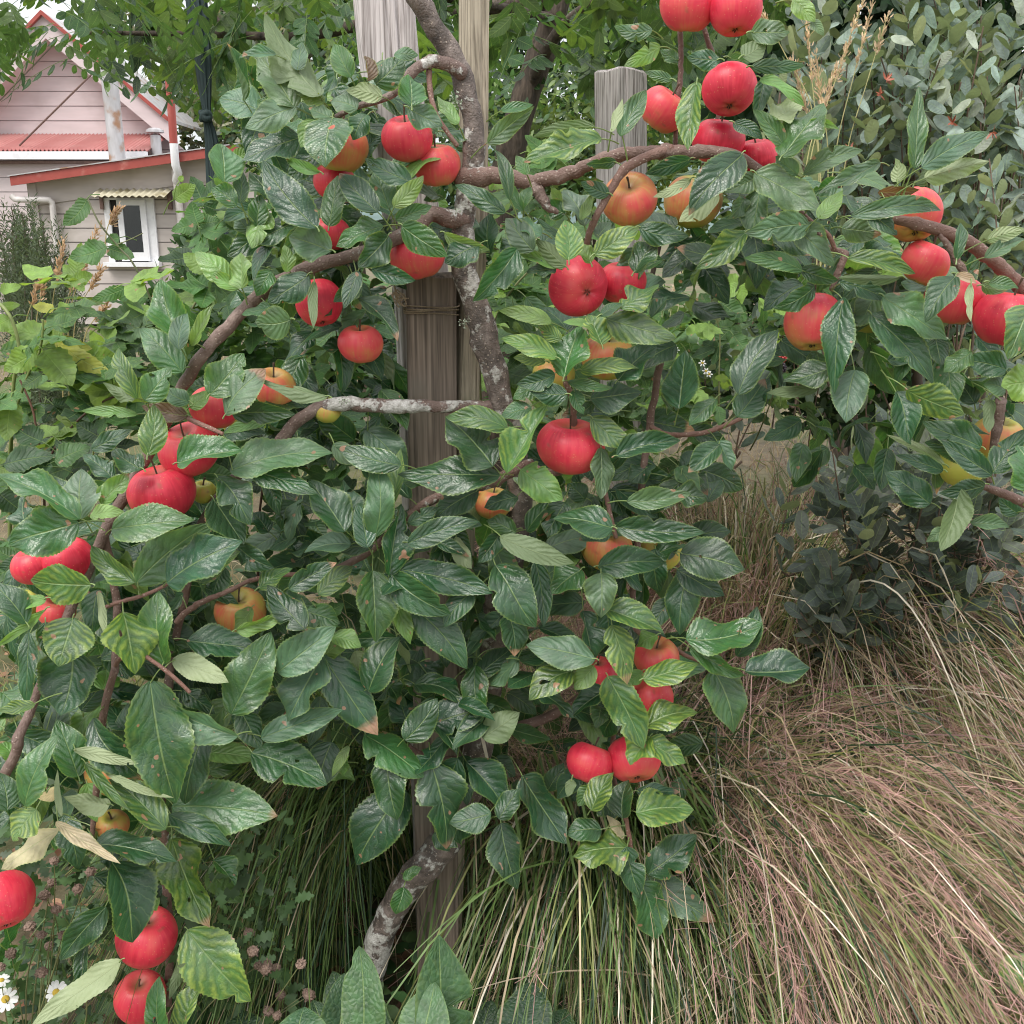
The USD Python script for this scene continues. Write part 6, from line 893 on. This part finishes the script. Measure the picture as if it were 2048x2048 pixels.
# hanging blades right at the trunk foot
hb = thing('hanging_grass_blades', 'long tan and green blades hanging straight down right of the trunk foot', 'grass tussock', (gz_(1020, 1.75), 1.75, 0)); g = np.random.default_rng(43)
for k in range(190):
    x0 = g.uniform(890, 1420); y0 = g.uniform(1480, 1760); ln = g.uniform(220, 620); sl_ = (x0 - 960) / 400 * .55 + g.normal(0, .10); Y = g.uniform(1.52, 1.75); A_, B_ = P(x0, y0, Y + .05), P(x0 + ln * sl_, y0 + ln, Y - .06); B_[2] = max(B_[2], .01)
    V, Fc, C = blades(A_[None], ((A_ + B_) / 2 + g.normal(0, .008, 3) + [0, -.03, .03])[None], B_[None], g.uniform(.003, .0065), 8, k, taper=.5, flat=unit(np.array([g.normal(0, .5), 1, .3]))); part(hb, 'blade', (V[0], Fc), M['straw' if k % 2 else 'grass'], col=(TAN * .9 if k % 4 == 0 else GRN) * g.uniform(.6, 1.35))
def seed_grass(label, stems, seed, col, Yb):
    g = np.random.default_rng(seed); t = thing('seed_head_grass', label, 'grass', (P(stems[0][0], 1024, Yb)[0], Yb, 0))
    for (xb, yb, xt, yt, hl) in stems:
        Y = Yb + g.uniform(-.1, .1); b, tp = P(xb, yb, Y), P(xt, yt, Y); b0 = np.array([b[0] - (tp[0] - b[0]) * .3, Y, max(0, b[2] - (tp[2] - b[2]) * 1.2)]); s = spline(np.array([b0, b, (b + tp) / 2 + [0, 0, .005], tp]), 26); part(t, 'stem', tube(s, np.linspace(.0016, .0007, 26), 4), M['straw'], col=np.array(col) * [.8, 1, .7])
        n = int(90 * hl / .3 * .5) + 24; q = g.uniform(0, 1, n) ** .8; L = np.linalg.norm(tp - b) * hl; d = unit(tp - b); B = tp - d * (L * q)[:, None]; D = unit(d + g.normal(0, .33, (n, 3))); ln = g.uniform(.006, .014, n)[:, None] * (Y / 2.0) ** .5; B = B + D * g.uniform(0, .012, (n, 1)); V, Fc, uv = leaves(B, B + D * ln, g.normal(size=(n, 3)), .0042 * (Y / 2) ** .5, nu=3, ns=1, fold=.5, seed=seed); part(t, 'seed_head', merged(V, Fc), M['straw'], col=np.repeat(np.array(col) * g.uniform(.7, 1.3, (n, 1)), V.shape[1], 0))
SG = lambda c, L: [(CROP[c][0] + a * K, CROP[c][1] + b * K, CROP[c][0] + e * K, CROP[c][1] + f * K, h) for a, b, e, f, h in L]
seed_grass('pinkish dry seed heads standing up between the dark and grey green bushes at top right', SG('C', [(800, 900, 730, 100, .45), (760, 850, 1050, -20, .55), (850, 850, 780, 300, .6), (740, 860, 900, 350, .6), (800, 860, 650, 330, .6), (760, 600, 480, 60, .3), (900, 800, 1110, -40, .5), (960, 820, 1180, 80, .3)]), 81, (.52, .39, .26), 2.15)
seed_grass('tan dry grass seed heads in front of the shed window at the left', SG('A', [(360, 1750, 540, 1260, .5), (290, 1700, 350, 1330, .6), (200, 1800, 250, 1520, .5), (420, 1750, 560, 1480, .5), (350, 1740, 450, 1440, .6), (140, 1800, 225, 1540, .6), (470, 1850, 590, 1680, .6), (590, 1270, 650, 1160, .8), (380, 1760, 500, 1340, .6)]), 82, (.46, .31, .20), 2.3)
seed_grass('pale grass seed heads in the gap right of the fence post', SG('B', [(1800, 1790, 1870, 1530, .6), (1830, 1700, 1950, 1330, .3), (1780, 1700, 1790, 1440, .2), (1850, 1800, 1990, 1200, .2)]), 83, (.50, .42, .32), 2.2)
# rough dry grass over the ground further back
g = np.random.default_rng(45); n = 14000; Y = 2.4 + 12 * g.uniform(0, 1, n) ** 1.7; X = g.uniform(-.75, .75, n) * Y; B = np.stack([X, Y, 0 * X], -1); hN = meshkit.noise(B * [1.2, 1.2, 0], 4); H = g.uniform(.05, .22, n) * (.4 + hN); o = g.normal(0, .5, (n, 3)) * H[:, None]; o[:, 2] = 0
V, Fc, C = blades(B, B + o * .3 + H[:, None] * [0, 0, .9], B + o + H[:, None] * [0, 0, .75], g.uniform(.002, .005, n) * (Y / 3) ** .5, 3, 45); kk = (meshkit.noise(B * [.8, .8, 0], 9) > .5).astype(int); cc = np.array([TAN * .8, OLV * .8])[kk] * g.uniform(.6, 1.4, (n, 1)); v, f = merged(V, Fc)
p_ = part('/World', 'rough_grass', (v, f), M['grass'], col=np.repeat(cc, V.shape[1], 0), kind='stuff'); tag(p_, 'rough tan and olive grass covering the ground behind the tree', 'grass')
# fallen leaves and chips on the soil
g = np.random.default_rng(46); n = 2600; Y = g.uniform(1.3, 3.4, n); X = g.uniform(-.7, .7, n) * Y; B = np.stack([X, Y, g.uniform(.008, .03, n)], -1); d = unit(g.normal(size=(n, 3)) * [1, 1, .15]); L = g.uniform(.015, .05, n); V, Fc, uv = leaves(B, B + d * L[:, None], np.array([0, 0, 1.0]) + g.normal(0, .4, (n, 3)), L * .45, nu=4, ns=1, fold=.3, curl=.2, seed=46); v, f = merged(V, Fc)
p_ = part('/World', 'leaf_litter', (v, f), M['straw'], smooth=True, col=np.repeat(np.array([(.22, .10, .06), (.30, .17, .10), (.14, .08, .05)])[g.integers(0, 3, n)] * g.uniform(.7, 1.3, (n, 1)), V.shape[1], 0), kind='stuff'); tag(p_, 'brown fallen leaves and dry litter on the soil under the tree', 'leaf litter')

# ------------------------------------------------------------------ daisies with dried heads, comfrey leaves
def daisy(label, root, heads, crop, Y, seed, flowers=()):
    g = np.random.default_rng(seed); x0, y0 = CROP[crop]; t = thing('daisy_plant', label, 'daisy plant', (P(*root, Y)[0], Y + .05, 0)); rt = P(root[0], root[1], Y + .05)
    allh = [(a, b, 0) for a, b in heads] + [(a, b, 1) for a, b, *_ in flowers]
    for k, (a, b, fl) in enumerate(allh):
        px, py = x0 + a * K, y0 + b * K; y = Y + g.uniform(-.05, .05); h = P(px, py, y); md = rt * .45 + h * .55 + g.normal(0, .02, 3) + [0, 0, -.02]; s = spline(np.array([rt * .999, md, h]), 18); part(t, 'stem', tube(s, np.linspace(.0016, .0008, 18), 4), M['stem'], col=(.13, .14, .055))
        if not fl:
            m = trimesh.creation.icosphere(2, 1.0); v = np.array(m.vertices); R = float(MPP(py, y)) * g.uniform(8.5, 11.5); v = v * R * (.75 + .5 * meshkit.noise(v * 3.3 + k, k))[:, None] * [1, 1, .8]; part(t, 'seed_head', (v + h, np.array(m.faces)), M['seed'])
            n = 9; d = unit(g.normal(size=(n, 3)) + [0, -.2, -.3]); V, Fc, uv = leaves(h + d * R * .6, h + d * R * 1.35, g.normal(size=(n, 3)), R * .5, nu=3, ns=1, seed=k); part(t, 'bract', merged(V, Fc), M['seed'])
    for k, (a, b, r, fc) in enumerate(flowers): floret(t, x0 + a * K, y0 + b * K, Y, r * K, seed + k, npet=13, face=fc)
    n = 330; c = P(g.uniform(root[0] - 130, root[0] + 160, n), g.uniform(1640, 2100, n), Y + g.uniform(.02, .15, n)); c[:, 2] = np.maximum(c[:, 2], .03); d = unit(g.normal(size=(n, 3)) + [0, -.3, .2]); L = g.uniform(.018, .045, n); V, Fc, uv = leaves(c, c + d * L[:, None], np.array([0, -.4, .8]) + g.normal(0, .4, (n, 3)), L * .45, nu=12, ns=1, serr=.35, seed=seed); v, f = merged(V, Fc); part(t, 'foliage', (v, f), M['mass'], smooth=True, col=np.repeat(np.array((.065, .12, .045)) * g.uniform(.6, 1.5, (n, 1)), V.shape[1], 0), kind='stuff')
daisy('daisy plant with white flowers and brown dried heads in the lower left corner', (60, 2150), [(300, 1030), (285, 1150), (245, 1220), (430, 1185), (310, 1300), (165, 1390), (230, 1440), (345, 1440), (270, 1500), (230, 1645), (500, 1090), (0, 1620), (60, 1540)], 'G', 1.36, 71, [(310, 1758, 64, (.1, -.85, .5)), (30, 1795, 66, (.3, -.5, .8)), (8, 1690, 45, (.2, -.1, 1))])
daisy('dried daisy stems with brown heads at the bottom between the left apples and the trunk', (430, 2150), [(1375, 1430), (1395, 1530), (1425, 1610), (1465, 1630), (1525, 1620), (1660, 1600), (1550, 1770), (1695, 1760), (1480, 1860), (1530, 1885), (1475, 1600), (1710, 1775)], 'G', 1.36, 72)
cf = thing('comfrey_plant', 'large wrinkled pointed green leaves at the bottom edge before the trunk foot', 'comfrey', (P(780, 2100, 1.18)[0], 1.18, 0))
CL = [('H', 120, 2080, 105, 1500, 235, (.075, .15, .055), 1.16), ('H', 565, 2200, 545, 1440, 350, (.050, .115, .040), 1.14), ('H', 410, 2200, 525, 1700, 300, (.10, .175, .08), 1.10), ('G', 1700, 2200, 1680, 1838, 330, (.055, .12, .055), 1.12), ('H', 1010, 2060, 1060, 1700, 280, (.03, .07, .035), 1.30), ('H', 1180, 2150, 1250, 1850, 230, (.03, .07, .03), 1.3),
      ('H', 250, 2150, 200, 1760, 220, (.03, .075, .03), 1.24), ('G', 1840, 2150, 1900, 1650, 240, (.03, .075, .03), 1.30), ('H', 760, 2150, 840, 1800, 220, (.028, .06, .03), 1.34), ('H', -60, 2160, -150, 1800, 220, (.03, .07, .03), 1.3), ('H', 40, 2000, -40, 1640, 180, (.028, .065, .028), 1.34), ('G', 1350, 2150, 1300, 1850, 240, (.03, .065, .03), 1.34)]
for k, (c, bx, by, tx, ty, w, col, Y) in enumerate(CL):
    x0, y0 = CROP[c]; g = np.random.default_rng(700 + k); B, T = P(x0 + bx * K, y0 + by * K, Y - .03), P(x0 + tx * K, y0 + ty * K, Y + .05); t = unit(T - B); cc = unit(EYE - B); n0 = unit(cc - (cc @ t) * t); s0 = np.cross(t, n0); ph = g.uniform(-.5, .5); n = n0 * math.cos(ph) + s0 * math.sin(ph)
    V, Fc, uv = leaves(B, T, n, w * K * float(MPP(y0 + ty * K, Y)) * 1.15, fold=.32, curl=.06, wave=.05, prof=(.5, .8), nu=40, ns=5, serr=.006, seed=k); part(cf, 'leaf', (V[0], Fc), M['wrinkled'], smooth=True, uv=uv, col=np.array(col) * [.62, .72, .72], par=np.array([.1, .5, .6]))
    part(cf, 'stalk', tube(spline(np.array([[LOC[cf][0], LOC[cf][1] + .05, 0], (B + [LOC[cf][0], LOC[cf][1], 0]) / 2 + [0, .02, 0], B + t * .01]), 12), .004, 6), M['stem'], smooth=True, col=(.07, .12, .04))
# ground cover of small weeds
g = np.random.default_rng(47); n = 5200; Y = 1.35 + 3.2 * g.uniform(0, 1, n) ** 1.3; X = g.uniform(-.62, .62, n) * Y; z = g.uniform(.02, .20, n) * (.3 + meshkit.noise(np.stack([X * 2, Y * 2, 0 * X], -1), 5)); B = np.stack([X, Y, z], -1); d = unit(g.normal(size=(n, 3)) * [1, 1, .4]); L = g.uniform(.025, .06, n); V, Fc, uv = leaves(B, B + d * L[:, None], np.array([0, -.2, 1.0]) + g.normal(0, .35, (n, 3)), L * .55, nu=8, ns=1, serr=.05, fold=.2, seed=47); v, f = merged(V, Fc)
p_ = part('/World', 'ground_weeds', (v, f), M['mass'], smooth=True, col=np.repeat(np.array([(.025, .065, .02), (.04, .095, .03), (.06, .11, .035)])[g.integers(0, 3, n)] * g.uniform(.6, 1.3, (n, 1)), V.shape[1], 0), kind='stuff'); tag(p_, 'low dark green weeds carpeting the soil around the tree', 'weeds')

# ------------------------------------------------------------------ ground and hills
xs = np.linspace(-1, 1, 121); gxv, gyv = np.meshgrid(np.sign(xs) * np.abs(xs) ** 2.2 * 260, np.r_[-20, np.linspace(0, 1, 120) ** 2.4 * 420 - 3], indexing='ij'); hz = (meshkit.fbm(np.stack([gxv * .8, gyv * .8, 0 * gxv], -1), 4, 2) - .5) * .07 * np.clip(np.hypot(gxv, gyv) / 2, .3, 1) - .02; nn_ = hz.shape[1]
i, j = np.meshgrid(np.arange(hz.shape[0] - 1), np.arange(nn_ - 1), indexing='ij'); q = np.stack([i * nn_ + j, (i + 1) * nn_ + j, (i + 1) * nn_ + j + 1, i * nn_ + j + 1], -1).reshape(-1, 4); struct('ground', (np.stack([gxv, gyv, hz], -1).reshape(-1, 3), np.vstack([q[:, [0, 1, 2]], q[:, [0, 2, 3]]])), M['ground'], smooth=True)
th = np.linspace(-1.1, 1.1, 90); rr = np.linspace(0, 1, 14); TH, RR = np.meshgrid(th, rr, indexing='ij'); rad_ = 260 + 150 * RR; hh = (18 + 24 * meshkit.fbm(np.stack([TH * 3, RR * 1.5, 0 * TH], -1), 4, 3)) * np.sin(np.pi * np.clip(RR * .62, 0, 1)) ** 1.0
i, j = np.meshgrid(np.arange(89), np.arange(13), indexing='ij'); q = np.stack([i * 14 + j, i * 14 + j + 1, (i + 1) * 14 + j + 1, (i + 1) * 14 + j], -1).reshape(-1, 4); struct('hills', (np.stack([rad_ * np.sin(TH), rad_ * np.cos(TH), hh - 1], -1).reshape(-1, 3), np.vstack([q[:, [0, 2, 1]], q[:, [0, 3, 2]]])), M['hill'], smooth=True)
